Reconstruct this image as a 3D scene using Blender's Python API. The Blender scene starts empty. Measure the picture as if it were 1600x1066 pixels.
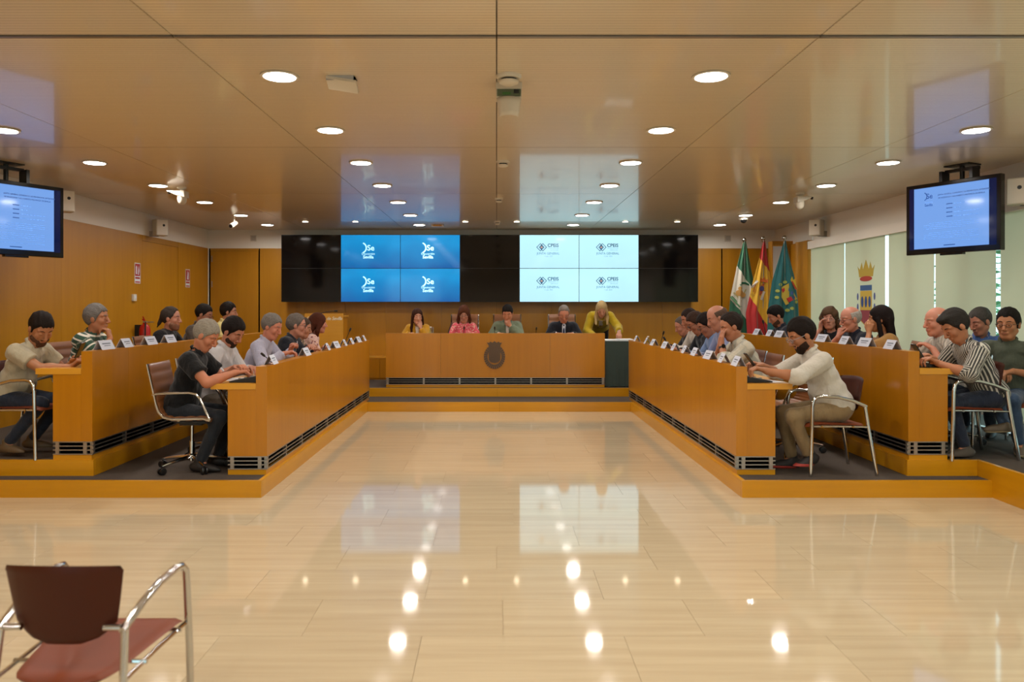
import bpy, bmesh, math, random
import numpy as np
from mathutils import Vector, Matrix
random.seed(7); np.random.seed(7)
sc = bpy.context.scene
C = sc.collection
PI = math.pi
# ---------------------------------------------------------------- camera, light, exposure
EYE = 1.5; FPX = 1200.0; VX = 776.0; VY = 480.0
cam_d = bpy.data.cameras.new('camera'); cam = bpy.data.objects.new('camera', cam_d); C.objects.link(cam)
cam.location = (0, 0, EYE); cam.rotation_euler = (PI/2, 0, 0)
cam_d.sensor_width = 36.0; cam_d.lens = 36.0*FPX/1600.0
cam_d.shift_x = (800-VX)/1600.0; cam_d.shift_y = (VY-533)/1600.0
cam_d.clip_start = 0.05; cam_d.clip_end = 200
cam_d.dof.use_dof = True; cam_d.dof.focus_distance = 9.0; cam_d.dof.aperture_fstop = 2.6
sc.camera = cam
sc.view_settings.view_transform = 'Standard'; sc.view_settings.look = 'None'
sc.view_settings.exposure = 0.0; sc.view_settings.gamma = 1.0; sc.view_settings.use_curve_mapping = False
LIGHT_W = 11.5           # watts of a downlight
SKY = 2.8
w = bpy.data.worlds.new('sky'); sc.world = w; w.use_nodes = True
bg = w.node_tree.nodes['Background']; bg.inputs[0].default_value = (0.70, 0.86, 1.0, 1); bg.inputs[1].default_value = SKY
def P(px, py, Y): return Vector(((px-VX)*Y/FPX, Y, EYE-(py-VY)*Y/FPX))
CEIL = 2.866; T1 = 0.13; T2 = 0.256; YB = 13.6; XL = -5.1; XR = 4.93
# ---------------------------------------------------------------- materials
def lin(h):
    h = h.lstrip('#'); o = []
    for i in (0, 2, 4):
        c = int(h[i:i+2], 16)/255.0
        o.append(c/12.92 if c <= .04045 else ((c+.055)/1.055)**2.4)
    return tuple(o)
def col(c): return (lin(c) if isinstance(c, str) else tuple(c)) + (1.0,)
MC = {}
def mat(name, c, rough=.5, metal=0.0, spec=.5, emit=None, es=1.0, coat=0.0, sheen=0.0, coatr=.1):
    if name in MC: return MC[name]
    m = bpy.data.materials.new(name); m.use_nodes = True; b = m.node_tree.nodes['Principled BSDF']
    b.inputs['Base Color'].default_value = col(c); b.inputs['Roughness'].default_value = rough
    b.inputs['Metallic'].default_value = metal; b.inputs['Specular IOR Level'].default_value = spec
    b.inputs['Coat Weight'].default_value = coat; b.inputs['Coat Roughness'].default_value = coatr
    b.inputs['Sheen Weight'].default_value = sheen
    if emit is not None:
        b.inputs['Emission Color'].default_value = col(emit); b.inputs['Emission Strength'].default_value = es
    MC[name] = m; return m
class NT:
    def __init__(s, m): s.nt = m.node_tree; s.b = s.nt.nodes.get('Principled BSDF')
    def n(s, t, **k):
        o = s.nt.nodes.new(t)
        for a, v in k.items(): setattr(o, a, v)
        return o
    def l(s, a, b): s.nt.links.new(a, b)
    def math(s, op, a, b=0.0, c=None):
        o = s.n('ShaderNodeMath', operation=op)
        for i, v in enumerate((a, b) if c is None else (a, b, c)):
            if isinstance(v, (int, float)): o.inputs[i].default_value = v
            else: s.l(v, o.inputs[i])
        return o.outputs[0]
    def mix(s, f, a, b, blend='MIX'):
        o = s.n('ShaderNodeMix', data_type='RGBA', blend_type=blend)
        for sock, v in ((o.inputs[0], f), (o.inputs[6], a), (o.inputs[7], b)):
            if isinstance(v, (int, float)): sock.default_value = v
            elif isinstance(v, tuple): sock.default_value = v
            else: s.l(v, sock)
        return o.outputs[2]
    def coord(s, kind='Object', scale=(1, 1, 1), rot=(0, 0, 0)):
        t = s.n('ShaderNodeTexCoord'); m = s.n('ShaderNodeMapping')
        m.inputs['Scale'].default_value = scale; m.inputs['Rotation'].default_value = rot
        s.l(t.outputs[kind], m.inputs[0]); return m.outputs[0]
    def noise(s, vec, scale=5, detail=3, rough=.5):
        o = s.n('ShaderNodeTexNoise'); o.inputs['Scale'].default_value = scale
        o.inputs['Detail'].default_value = detail; o.inputs['Roughness'].default_value = rough
        s.l(vec, o.inputs[0]); return o.outputs[0]
    def bump(s, h, st=.2, dist=.01):
        o = s.n('ShaderNodeBump'); o.inputs[0].default_value = st; o.inputs[1].default_value = dist
        s.l(h, o.inputs['Height']); s.l(o.outputs[0], s.b.inputs['Normal'])
def wood(name, c1, c2, grain=(14, 14, .6), rough=.3, coat=.25, var=.12, coatr=.12):
    m = mat(name, c1, rough, coat=coat, coatr=coatr); t = NT(m)
    v = t.coord(scale=grain)
    n1 = t.noise(v, 1.0, 4, .6)
    v2 = t.coord(scale=(1.3, 1.3, .8)); n2 = t.noise(v2, 1.2, 2)
    oi = t.n('ShaderNodeObjectInfo')
    f = t.math('ADD', t.math('MULTIPLY', n1, .6), t.math('MULTIPLY', n2, .4))
    f = t.math('MULTIPLY_ADD', f, 2.0, -.5)
    o = t.n('ShaderNodeClamp'); t.l(f, o.inputs[0])
    cc = t.mix(o.outputs[0], col(c1), col(c2))
    hv = t.n('ShaderNodeHueSaturation'); t.l(cc, hv.inputs['Color'])
    t.l(t.math('MULTIPLY_ADD', oi.outputs['Random'], var, 1-var/2), hv.inputs['Value'])
    t.l(hv.outputs[0], t.b.inputs['Base Color'])
    return m
M = {}
M['desk'] = wood('desk maple veneer', '#BC7A08', '#A86A00', rough=.28, coat=.22, coatr=.08)
M['wallwood'] = wood('wall maple veneer', '#BE8414', '#A66E06', grain=(9, 9, .5), rough=.38, coat=.12, coatr=.2, var=.08)
M['riser'] = wood('riser maple veneer', '#D2940A', '#BC8004', grain=(1, 1, 14), rough=.3, coat=.2, var=.08)
M['edge'] = wood('worktop maple edge', '#D69A30', '#C88A20', grain=(1, 1, 14), rough=.3, coat=.2, var=.05)
M['white'] = mat('white painted plaster', '#EFE8DC', .8)
M['chrome'] = mat('polished chrome', '#C9C9C9', .12, 1.0)
M['alu'] = mat('satin aluminium', '#A7A19A', .35, .9)
M['black'] = mat('black plastic', '#0B0B0C', .4)
M['blackgloss'] = mat('glossy black plastic', '#060607', .12)
M['dark'] = mat('dark recess', '#070605', .95, spec=0.0)
M['plwhite'] = mat('cream white plastic', '#D2C9B8', .5)
M['paper'] = mat('white paper card', '#D4D6DA', .8)
M['ink'] = mat('grey printed ink', '#5E6672', .8)
M['leather'] = mat('tan brown leather', '#82502A', .42, coat=.1)
M['leather2'] = mat('red brown leather', '#74361C', .45, spec=.25)
M['shellback'] = mat('dark red brown plastic shell', '#421606', .38, spec=.3)
M['red'] = mat('signal red enamel', '#B3120C', .3)
M['redprint'] = mat('red printed sign', '#A8211A', .6)
def floor_mat():
    m = mat('cream travertine', '#CDB995', .08, spec=.5); t = NT(m)
    oi = t.n('ShaderNodeObjectInfo')
    tc = t.n('ShaderNodeTexCoord'); mp = t.n('ShaderNodeMapping'); mp.inputs['Scale'].default_value = (.7, 16, 1)
    t.l(tc.outputs['Object'], mp.inputs[0])
    cx = t.n('ShaderNodeCombineXYZ'); t.l(t.math('MULTIPLY', oi.outputs['Random'], 37.0), cx.inputs[0]); t.l(t.math('MULTIPLY', oi.outputs['Random'], 91.0), cx.inputs[1])
    t.l(cx.outputs[0], mp.inputs['Location'])
    n1 = t.noise(mp.outputs[0], 1.0, 5, .65)
    v2 = t.coord(scale=(.5, 1.6, 1)); n2 = t.noise(v2, 1.0, 2)
    a = t.mix(t.math('MULTIPLY_ADD', n1, 2.0, -.5), col('#B5A284'), col('#CBBB9C'))
    a2 = t.mix(t.math('MULTIPLY', n2, .5), a, col('#BDAC8E'))
    hv = t.n('ShaderNodeHueSaturation'); t.l(a2, hv.inputs['Color'])
    t.l(t.math('MULTIPLY_ADD', oi.outputs['Random'], .06, .97), hv.inputs['Value'])
    t.l(hv.outputs[0], t.b.inputs['Base Color'])
    r = t.math('MULTIPLY_ADD', n1, .04, .035); t.l(r, t.b.inputs['Roughness'])
    return m
M['floor'] = floor_mat()
def carpet_mat():
    m = mat('grey carpet', '#6B6058', .95, spec=.1); t = NT(m)
    v = t.coord(); n = t.noise(v, 180, 2); n2 = t.noise(v, 3, 2)
    a = t.mix(n, col('#3A332E'), col('#625850')); t.l(t.mix(t.math('MULTIPLY', n2, .4), a, col('#453E38')), t.b.inputs['Base Color'])
    t.bump(n, .6, .004); return m
M['carpet'] = carpet_mat()
def ceil_mat():
    m = mat('grooved beige ceiling veneer', '#D2C2A6', .3, spec=.4, coat=.4, coatr=.05); t = NT(m)
    tc = t.n('ShaderNodeTexCoord'); sx = t.n('ShaderNodeSeparateXYZ'); t.l(tc.outputs['Object'], sx.inputs[0])
    fr = t.math('FRACT', t.math('MULTIPLY', sx.outputs[1], 1/.034))
    g = t.math('LESS_THAN', fr, .16)
    v = t.coord(scale=(.5, 22, 1)); n = t.noise(v, 1.0, 4, .6)
    oi = t.n('ShaderNodeObjectInfo')
    a = t.mix(n, col('#D4C4A8'), col('#E2D4BC'))
    a = t.mix(t.math('MULTIPLY', g, .55), a, col('#7A6040'))
    hv = t.n('ShaderNodeHueSaturation'); t.l(a, hv.inputs['Color']); t.l(t.math('MULTIPLY_ADD', oi.outputs['Random'], .06, .97), hv.inputs['Value'])
    t.l(hv.outputs[0], t.b.inputs['Base Color'])
    return m
M['ceil'] = ceil_mat()
def blind_mat():
    m = mat('cream roller blind fabric', '#CFCDB8', .85, spec=.1); t = NT(m)
    tr = t.n('ShaderNodeBsdfTranslucent'); tr.inputs[0].default_value = col('#F2E6D2')
    mx = t.n('ShaderNodeMixShader'); mx.inputs[0].default_value = .58
    out = t.nt.nodes['Material Output']; t.l(t.b.outputs[0], mx.inputs[1]); t.l(tr.outputs[0], mx.inputs[2]); t.l(mx.outputs[0], out.inputs[0])
    return m
M['blind'] = blind_mat()
def glass_mat(name, tint=(.85, .97, .93)):
    m = bpy.data.materials.new(name); m.use_nodes = True; t = NT(m); t.nt.nodes.remove(t.b)
    a = t.n('ShaderNodeBsdfTransparent'); a.inputs[0].default_value = tint+(1,)
    g = t.n('ShaderNodeBsdfGlossy'); g.inputs['Roughness'].default_value = .02
    f = t.n('ShaderNodeLayerWeight'); fz = t.math('MULTIPLY_ADD', t.math('POWER', f.outputs['Facing'], 4.0), .55, .04)
    mx = t.n('ShaderNodeMixShader'); t.l(fz, mx.inputs[0]); t.l(a.outputs[0], mx.inputs[1]); t.l(g.outputs[0], mx.inputs[2])
    t.l(mx.outputs[0], t.nt.nodes['Material Output'].inputs[0]); return m
M['glass'] = glass_mat('clear glass')
def screen_mat(name, c, es, c2=None, z0=0, z1=1, base='#050505'):
    m = mat(name, base, .08, emit=c, es=es); t = NT(m)
    if c2:
        tc = t.n('ShaderNodeTexCoord'); sx = t.n('ShaderNodeSeparateXYZ'); t.l(tc.outputs['Object'], sx.inputs[0])
        mr = t.n('ShaderNodeMapRange'); t.l(sx.outputs[2], mr.inputs[0]); mr.inputs[1].default_value = z0; mr.inputs[2].default_value = z1
        nz = t.noise(t.coord(scale=(2.2, 1, 2.2)), 1.0, 1)
        f = t.math('ADD', mr.outputs[0], t.math('MULTIPLY_ADD', nz, .9, -.45))
        cl = t.n('ShaderNodeClamp'); t.l(f, cl.inputs[0])
        t.l(t.mix(cl.outputs[0], col(c2), col(c)), t.b.inputs['Emission Color'])
    return m
# ---------------------------------------------------------------- mesh builder
class MB:
    def __init__(s): s.v = []; s.f = []; s.mi = []; s.cur = 0
    def add(s, vs, fs, fn=None):
        o = len(s.v)
        s.v += [tuple(fn(*p)) if fn else tuple(p) for p in vs]
        s.f += [tuple(i+o for i in f) for f in fs]; s.mi += [s.cur]*len(fs); return s
    def box(s, x0, x1, y0, y1, z0, z1, fn=None):
        vs = [(x, y, z) for x in (x0, x1) for y in (y0, y1) for z in (z0, z1)]
        return s.add(vs, [(0, 1, 3, 2), (4, 6, 7, 5), (0, 4, 5, 1), (2, 3, 7, 6), (0, 2, 6, 4), (1, 5, 7, 3)], fn)
    def cbox(s, c, h, R=None):
        R = R or Matrix.Identity(3); c = Vector(c)
        return s.box(-h[0], h[0], -h[1], h[1], -h[2], h[2], lambda x, y, z: c+R@Vector((x, y, z)))
    def prism(s, poly, axis_fn, d0, d1):
        n = len(poly); vs = [axis_fn(a, b, d0) for a, b in poly]+[axis_fn(a, b, d1) for a, b in poly]
        fs = [tuple(range(n-1, -1, -1)), tuple(range(n, 2*n))]+[(i, (i+1) % n, n+(i+1) % n, n+i) for i in range(n)]
        return s.add(vs, fs)
    def tube(s, pts, r, n=8, close=False, rr=None):
        pts = [Vector(p) for p in pts]; m = len(pts); base = len(s.v); prev = None
        for i, p in enumerate(pts):
            a = pts[(i-1) % m] if (i > 0 or close) else p; b = pts[(i+1) % m] if (i < m-1 or close) else p
            t = (b-a).normalized()
            if prev is None: u = t.orthogonal().normalized()
            else:
                u = prev-t*prev.dot(t)
                u = u.normalized() if u.length > 1e-6 else t.orthogonal().normalized()
            prev = u; w_ = t.cross(u); ri = rr[i] if rr else r
            for k in range(n):
                q = p+(u*math.cos(2*PI*k/n)+w_*math.sin(2*PI*k/n))*ri; s.v.append(tuple(q))
        for i in range(m if close else m-1):
            for k in range(n):
                a = base+i*n+k; b = base+i*n+(k+1) % n; j = (i+1) % m
                s.f.append((a, b, base+j*n+(k+1) % n, base+j*n+k)); s.mi.append(s.cur)
        if not close:
            s.f.append(tuple(base+k for k in range(n-1, -1, -1))); s.f.append(tuple(base+(m-1)*n+k for k in range(n))); s.mi += [s.cur]*2
        return s
    def lathe(s, prof, c=(0, 0, 0), n=20, axis='z', R=None):
        c = Vector(c); base = len(s.v)
        for (r, z) in prof:
            for k in range(n):
                a = 2*PI*k/n; q = Vector((r*math.cos(a), r*math.sin(a), z))
                if axis == 'x': q = Vector((q.z, q.x, q.y))
                if axis == 'y': q = Vector((q.x, q.z, q.y))
                if R: q = R@q
                s.v.append(tuple(c+q))
        m = len(prof)
        for i in range(m-1):
            for k in range(n):
                s.f.append((base+i*n+k, base+i*n+(k+1) % n, base+(i+1)*n+(k+1) % n, base+(i+1)*n+k)); s.mi.append(s.cur)
        s.f.append(tuple(base+k for k in range(n-1, -1, -1))); s.f.append(tuple(base+(m-1)*n+k for k in range(n))); s.mi += [s.cur]*2
        return s
    def sph(s, c, r, n=12, m=8):
        r = r if hasattr(r, '__len__') else (r, r, r)
        pr = [(math.sin(PI*i/m), -math.cos(PI*i/m)) for i in range(m+1)]
        pr[0] = (.001, -1); pr[-1] = (.001, 1)
        o = len(s.v); s.lathe(pr, n=n)
        for i in range(o, len(s.v)):
            v = s.v[i]; s.v[i] = (c[0]+v[0]*r[0], c[1]+v[1]*r[1], c[2]+v[2]*r[2])
        return s
    def grid(s, fn, nu, nv):
        base = len(s.v)
        for i in range(nu+1):
            for j in range(nv+1): s.v.append(tuple(fn(i/nu, j/nv)))
        for i in range(nu):
            for j in range(nv):
                a = base+i*(nv+1)+j; s.f.append((a, a+1, a+nv+2, a+nv+1)); s.mi.append(s.cur)
        return s
    def build(s, name, m, parent=None, world=True, smooth=False, bevel=0.0, solid=0.0):
        me = bpy.data.meshes.new(name)
        o = bpy.data.objects.new(name, me); C.objects.link(o)
        L = Vector((0, 0, 0))
        if parent:
            o.parent = parent
            if world: L = parent.location
        vs = [(a-L[0], b-L[1], c-L[2]) for a, b, c in s.v]
        me.from_pydata(vs, [], s.f)
        for mm in (m if isinstance(m, (list, tuple)) else [m]): me.materials.append(mm)
        if len(me.materials) > 1: me.polygons.foreach_set('material_index', s.mi)
        bm = bmesh.new(); bm.from_mesh(me)
        bmesh.ops.recalc_face_normals(bm, faces=bm.faces)
        if bevel: bmesh.ops.bevel(bm, geom=list(bm.edges), offset=bevel, segments=2, affect='EDGES', clamp_overlap=True, profile=.7)
        bm.to_mesh(me); bm.free()
        if smooth:
            me.polygons.foreach_set('use_smooth', [True]*len(me.polygons))
            if smooth != 'all': me.set_sharp_from_angle(angle=math.radians(40))
        if solid:
            md = o.modifiers.new('solid', 'SOLIDIFY'); md.thickness = solid; md.offset = 0
        me.update(); return o
def tag(o, label=None, cat=None, group=None, kind=None):
    if label: o['label'] = label
    if cat: o['category'] = cat
    if group: o['group'] = group
    if kind: o['kind'] = kind
    return o
def thing(name, label, cat, loc=(0, 0, 0), rz=0, group=None):
    o = bpy.data.objects.new(name, None); C.objects.link(o); o.empty_display_size = .1
    o.location = loc; o.rotation_euler = (0, 0, rz); return tag(o, label, cat, group)
def struct(name, mb, m, parent=None, **k):
    o = mb.build(name, m, parent, **k)
    if not parent: o['kind'] = 'structure'
    return o
def copy_tree(o, parent=None):
    c = o.copy(); C.objects.link(c)
    if parent is not None: c.parent = parent
    for ch in list(o.children): copy_tree(ch, c)
    return c
def text(name, body, size, fn, m, parent, bold=0.0, shear=0.0, align='CENTER', space=1.0, world=True, depth=.001):
    """flat lettering: text converted to a mesh; fn maps (u, v, d) to a point"""
    cu = bpy.data.curves.new('t', 'FONT'); cu.body = body; cu.size = size; cu.align_x = align; cu.offset = bold; cu.shear = shear
    cu.space_character = space; cu.resolution_u = 3; cu.extrude = 0
    ob = bpy.data.objects.new('t', cu); C.objects.link(ob)
    me0 = ob.to_mesh(); mb = MB()
    vs = [(v.co.x, v.co.y, depth) for v in me0.vertices]; fs = [tuple(p.vertices) for p in me0.polygons]
    ob.to_mesh_clear(); bpy.data.objects.remove(ob); bpy.data.curves.remove(cu)
    mb.add(vs, fs, fn); return mb.build(name, m, parent, world=world)
# ================================================================ the setting
def plain(name, x0, x1, y0, y1, z0, z1, m, parent=None, **k):
    return struct(name, MB().box(x0, x1, y0, y1, z0, z1), m, parent, **k)
YR = -3.0      # rear end of the hall, behind the camera
floor = plain('floor', XL, XR+.9, YR, YB, -.12, -.004, M['floor'])
# travertine slabs, one object each, running bond
TW, TD = .92, .44
n = 0; TH = {}
rows = [i for i in range(60)]
tiles = []
for r in rows:
    y0 = -.02+r*TD; y1 = y0+TD
    if y1 > 11.06: break
    off = (r % 2)*TW/2+((r*37) % 5)*.03
    k0 = -8
    for k in range(k0, 9):
        x0 = k*TW+off; x1 = x0+TW
        x0 = max(x0, XL if y0 < 6.1 else -1.97); x1 = min(x1, 3.9 if y0 < 6.1 else 2.02)
        if x1-x0 < .03: continue
        tiles.append((x0, x1, y0, y1))
vis = sorted([t for t in tiles if t[3] > 2.2 and max(abs(t[0]), abs(t[1])) < .75*t[3]+.9], key=lambda t: t[2])
rest = [t for t in tiles if t not in vis]
if len(vis) > 290: rest += vis[290:]; vis = vis[:290]
g = .0008
for (x0, x1, y0, y1) in vis:
    key = (round(x1-x0, 3), round(y1-y0, 3))
    if key not in TH:
        o = MB().box(0, x1-x0-2*g, 0, y1-y0-2*g, -.012, 0).build('floor_slab', M['floor'], floor, world=False); TH[key] = o.data
    else:
        o = bpy.data.objects.new('floor_slab', TH[key]); C.objects.link(o); o.parent = floor
    o.location = (x0+g, y0+g, 0)
if rest:
    mb = MB()
    for (x0, x1, y0, y1) in rest: mb.box(x0+g, x1-g, y0+g, y1-g, -.012, 0)
    tag(mb.build('floor_slab_remainder', M['floor'], floor), kind='stuff')
# platforms: carpeted tiers with maple risers
XA0, XA1 = -1.85, 1.93      # aisle edges
plat = MB().box(XL, XA0-.02, 6.06, YB, -.05, T1).box(XA1+.02, XR+.9, 6.06, YB, -.05, T1).box(XA0-.02, XA1+.02, 11.06, YB, -.05, T1)
low = struct('platform_floor', plat, M['carpet'])
plat2 = MB().box(XL, -3.30, 6.25, YB, T1, T2).box(3.35, XR+.9, 6.25, YB, T1, T2).box(-3.30, 3.35, 11.78, YB, T1, T2).box(3.92, XR+.9, 1.2, 6.25, -.05, T2)
up = struct('upper_platform_floor', plat2, M['carpet'])
def riser(name, x0, x1, y0, y1, z0, z1):
    """maple boards along a step, each a piece"""
    root = plain(name, x0+.004, x1-.004, y0+.004, y1-.004, z0, z1-.006, M['dark'])
    L = max(x1-x0, y1-y0); k = max(1, round(L/2.4))
    for i in range(k):
        a, b = i/k, (i+1)/k
        if x1-x0 > y1-y0: bx = (x0+a*(x1-x0)+.0007, x0+b*(x1-x0)-.0007, y0, y1)
        else: bx = (x0, x1, y0+a*(y1-y0)+.0007, y0+b*(y1-y0)-.0007)
        MB().box(*bx, z0, z1).build('riser_board', M['riser' if x1-x0 > y1-y0 else 'riserside'], root, bevel=.0)
M['riserside'] = wood('side riser maple veneer', '#D2940A', '#BC8004', grain=(1, .5, 14), rough=.3, coat=.2, var=.08)
riser('trim_1', XL, XA0, 6.04, 6.075, -.02, T1+.002)
riser('trim_2', XA1, 3.90, 6.04, 6.075, -.02, T1+.002)
riser('trim_3', XA0-.035, XA0, 6.075, 11.04, -.02, T1+.002)
riser('trim_4', XA1, XA1+.035, 6.075, 11.04, -.02, T1+.002)
riser('trim_5', XA0-.035, XA1+.035, 11.04, 11.075, -.02, T1+.002)
riser('trim_6', XL, -3.27, 6.23, 6.265, T1, T2+.002)
riser('trim_7', 3.33, 3.90, 6.23, 6.265, T1, T2+.002)
riser('trim_8', -2.4, 2.42, 11.76, 11.795, T1, T2+.002)
riser('trim_9', -3.305, -3.27, 6.265, 11.76, T1, T2+.002)
riser('trim_10', 3.33, 3.365, 6.265, 11.76, T1, T2+.002)
riser('trim_11', 3.90, 3.935, 1.2, 6.265, -.02, T2+.002)
# ceiling: grooved panels hung under a dark void
ceil = plain('ceiling', XL-.1, XR+.9, YR, YB+.1, CEIL+.03, CEIL+.1, M['dark'])
xj = [XL, -3.33, -1.63, 0, 1.63, 3.30, XR+.9]
yj = [YR, -1.52, 1.175, 3.875, 6.56, 9.26, 11.97, YB]
for i in range(len(xj)-1):
    for j in range(len(yj)-1):
        e = .026 if abs(yj[j+1]-3.875) < .01 else .0035; e0 = .026 if abs(yj[j]-3.875) < .01 else .0035
        x0, x1, y0, y1 = xj[i]+.003, xj[i+1]-.003, yj[j]+e0, yj[j+1]-e
        o = MB().box(0, x1-x0, 0, y1-y0, 0, .025).build('ceiling_panel', M['ceil'], ceil, world=False)
        o.location = (x0, y0, CEIL)
for (x0, x1) in zip(xj[:-1], xj[1:]):   # metal bar in the wide joint
    MB().box(x0+.004, x1-.004, 3.867, 3.883, CEIL-.004, CEIL+.02).build('joint_strip', M['alu'], ceil)
# ---- walls
ZW = 2.54   # top of the wood
def veneer_wall(parent, spans, fix, axis, z0, z1, th, inward, m=None):
    """wood panels proud of a wall; spans along the other axis"""
    for a, b in zip(spans[:-1], spans[1:]):
        f0, f1 = sorted((fix, fix+inward*th))
        if axis == 'x': mb = MB().box(f0, f1, a+.0015, b-.0015, z0, z1)
        else: mb = MB().box(a+.0015, b-.0015, f0, f1, z0, z1)
        mb.build('wall_panel', m or M['wallwood'], parent)
wl = plain('wall_left', XL-.15, XL-.02, YR, YB+.02, 0, CEIL+.1, M['white'])
veneer_wall(wl, [YR, -1.2, .6, 2.4, 4.2, 6.0, 7.5, 9.0, 11.05], XL-.02, 'x', T2-.3, ZW, .02, 1)
veneer_wall(wl, [12.3, YB-.03], XL-.02, 'x', T2, ZW, .02, 1)
d2 = struct('door_2', MB().box(XL-.02, XL-.002, 11.055, 12.295, T2, 2.455), M['wallwood'])
MB().box(XL-.02, XL, 11.052, 12.298, 2.459, ZW).build('wall_panel', M['wallwood'], wl)
MB().tube([(XL, 11.18, 1.28), (XL+.05, 11.18, 1.28), (XL+.05, 11.30, 1.28)], .009).build('door_handle', M['alu'], d2, smooth=True)
wb = plain('wall_back', XL-.15, XR+.15, YB+.02, YB+.15, 0, CEIL+.1, M['white'])
X = lambda px: (px-VX)*YB/FPX
veneer_wall(wb, [X(406), X(476), X(540), X(603), X(690), X(776), X(862), X(947), X(1035), X(1127)], YB+.02, 'y', T2, ZW, .02, -1)
def hinged_door(name, xa, xb, ztop, hx):
    d = struct(name, MB().box(xa+.004, xb-.004, YB-.002, YB+.02, T2, ztop-.004), M['wallwood'])
    for hz in (.55, 1.35, 1.85, 2.3): MB().box(hx-.008, hx+.008, YB-.012, YB-.001, hz, hz+.11).build('hinge', M['alu'], d)
    MB().box(xa, xb, YB, YB+.02, ztop, ZW).build('wall_panel', M['wallwood'], wb)
    return d
hinged_door('door_1', XL+.03, X(404), 2.497, XL+.06)
hinged_door('door_3', X(1128.5), X(1203), 2.53, X(1201))
# white right wall, open where the windows go
wr = struct('wall_right', MB().box(XR, XR+.15, 12.0, YB+.02, 0, CEIL+.1).box(XR, XR+.15, YR, 12.0, 2.62, CEIL+.1).box(XR, XR+.15, YR, 2.6, 0, 2.62), M['white'])
veneer_wall(wr, [11.93, 12.12, 12.30], XR, 'x', T2, ZW, .10, -1)
veneer_wall(wr, [12.30, 12.75], XR, 'x', T2, ZW, .05, -1)
veneer_wall(wr, [12.98, YB-.03], XR, 'x', T2, ZW, .05, -1)
MB().lathe([(.06, T2), (.06, ZW)], c=(XR-.07, 12.33, 0), n=20).build('wall_column', M['wallwood'], wr, smooth=True)
rw = struct('wall_rear', MB().box(XL-.15, XR+.9, YR-.15, YR, 0, .5).box(XL-.15, XR+.9, YR-.15, YR, 2.75, CEIL+.1).box(XL-.15, -4.3, YR-.15, YR, .5, 2.75).box(4.3, XR+.9, YR-.15, YR, .5, 2.75).box(-2.15, 2.15, YR-.15, YR, .5, 2.75), M['white'])
for i in (0, 3):  # two unseen windows, added behind the camera to let in soft fill daylight
    xa = -4.3+2.15*i
    wf = struct('window_%d' % (i+20), MB().box(xa, xa+.05, YR-.12, YR-.04, .5, 2.75).box(xa+2.10, xa+2.15, YR-.12, YR-.04, .5, 2.75).box(xa, xa+2.15, YR-.12, YR-.04, .5, .55).box(xa, xa+2.15, YR-.12, YR-.04, 2.70, 2.75), M['alu'])
    MB().box(xa+.05, xa+2.10, YR-.085, YR-.08, .55, 2.70).build('pane', M['glass'], wf)
pl = bpy.data.lights.new('window_portal', 'AREA'); pl.shape = 'RECTANGLE'; pl.size = 8.6; pl.size_y = 2.25; pl.cycles.is_portal = True  # guides sky light in through the added rear windows
po = bpy.data.objects.new('window_portal', pl); C.objects.link(po); po.location = (0, YR-.13, 1.62); po.rotation_euler = (PI/2, 0, PI)
MB().box(XL-.019, XL-.0185, YR, YB, T2, ZW).build('joint_backing', M['dark'], wl)
MB().box(XL, XR, YB+.0190, YB+.0195, T2, ZW).build('joint_backing', M['dark'], wb)
# wooden pilaster with a framed notice, behind the flags
pil = struct('trim_12', MB().box(XR-.34, XR, 12.78, 12.98, T2, 2.60), M['wallwood'])
fr = thing('picture_frame', 'narrow framed white notice on the wood pilaster behind the teal flag', 'picture', (XR-.36, 12.765, 2.3))
MB().box(XR-.36, XR-.10, 12.755, 12.778, 1.75, 2.53).build('frame', M['edge'], fr, bevel=.003)
MB().box(XR-.34, XR-.12, 12.750, 12.756, 1.77, 2.51).build('notice_sheet', M['paper'], fr)
# windows of the right wall
gx = [11.93, 10.76, 9.60, 8.55, 7.47, 6.3, 5.1, 3.9, 2.65]
for i in range(len(gx)-1):
    y1, y0 = gx[i], gx[i+1]
    fm = MB().box(XR+.04, XR+.10, y0, y1, 2.56, 2.62).box(XR+.04, XR+.10, y0, y1, T2-.05, T2+.02).box(XR+.04, XR+.10, (y0+y1)/2-.022, (y0+y1)/2+.022, T2, 2.6)
    wf = struct('window_%d' % (i+1), fm, M['alu'])
    MB().box(XR+.065, XR+.075, y0+.02, y1-.02, T2, 2.58).build('pane', M['glass'], wf)
VZ0, VZ1 = 2.36, 2.50
val = thing('blind_valance', 'long white valance box above the roller blinds on the right', 'valance', (XR, 11.9, VZ0))
MB().box(XR-.10, XR-.0, 2.65, 11.95, VZ0+.04, VZ1+.02).build('box', M['white'], val, bevel=.004)
MB().box(XR-.002, XR+.03, 2.65, 11.95, VZ1, 2.62).build('back_strip', M['white'], val)
ord_ = ['farthest', 'second farthest', 'third from the far end', 'fourth from the far end', 'fifth from the far end', 'sixth from the far end', 'seventh from the far end', 'eighth from the far end']
gaps = [.012, .012, .045, .014, .035, .02, .02, .02, .02]
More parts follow.
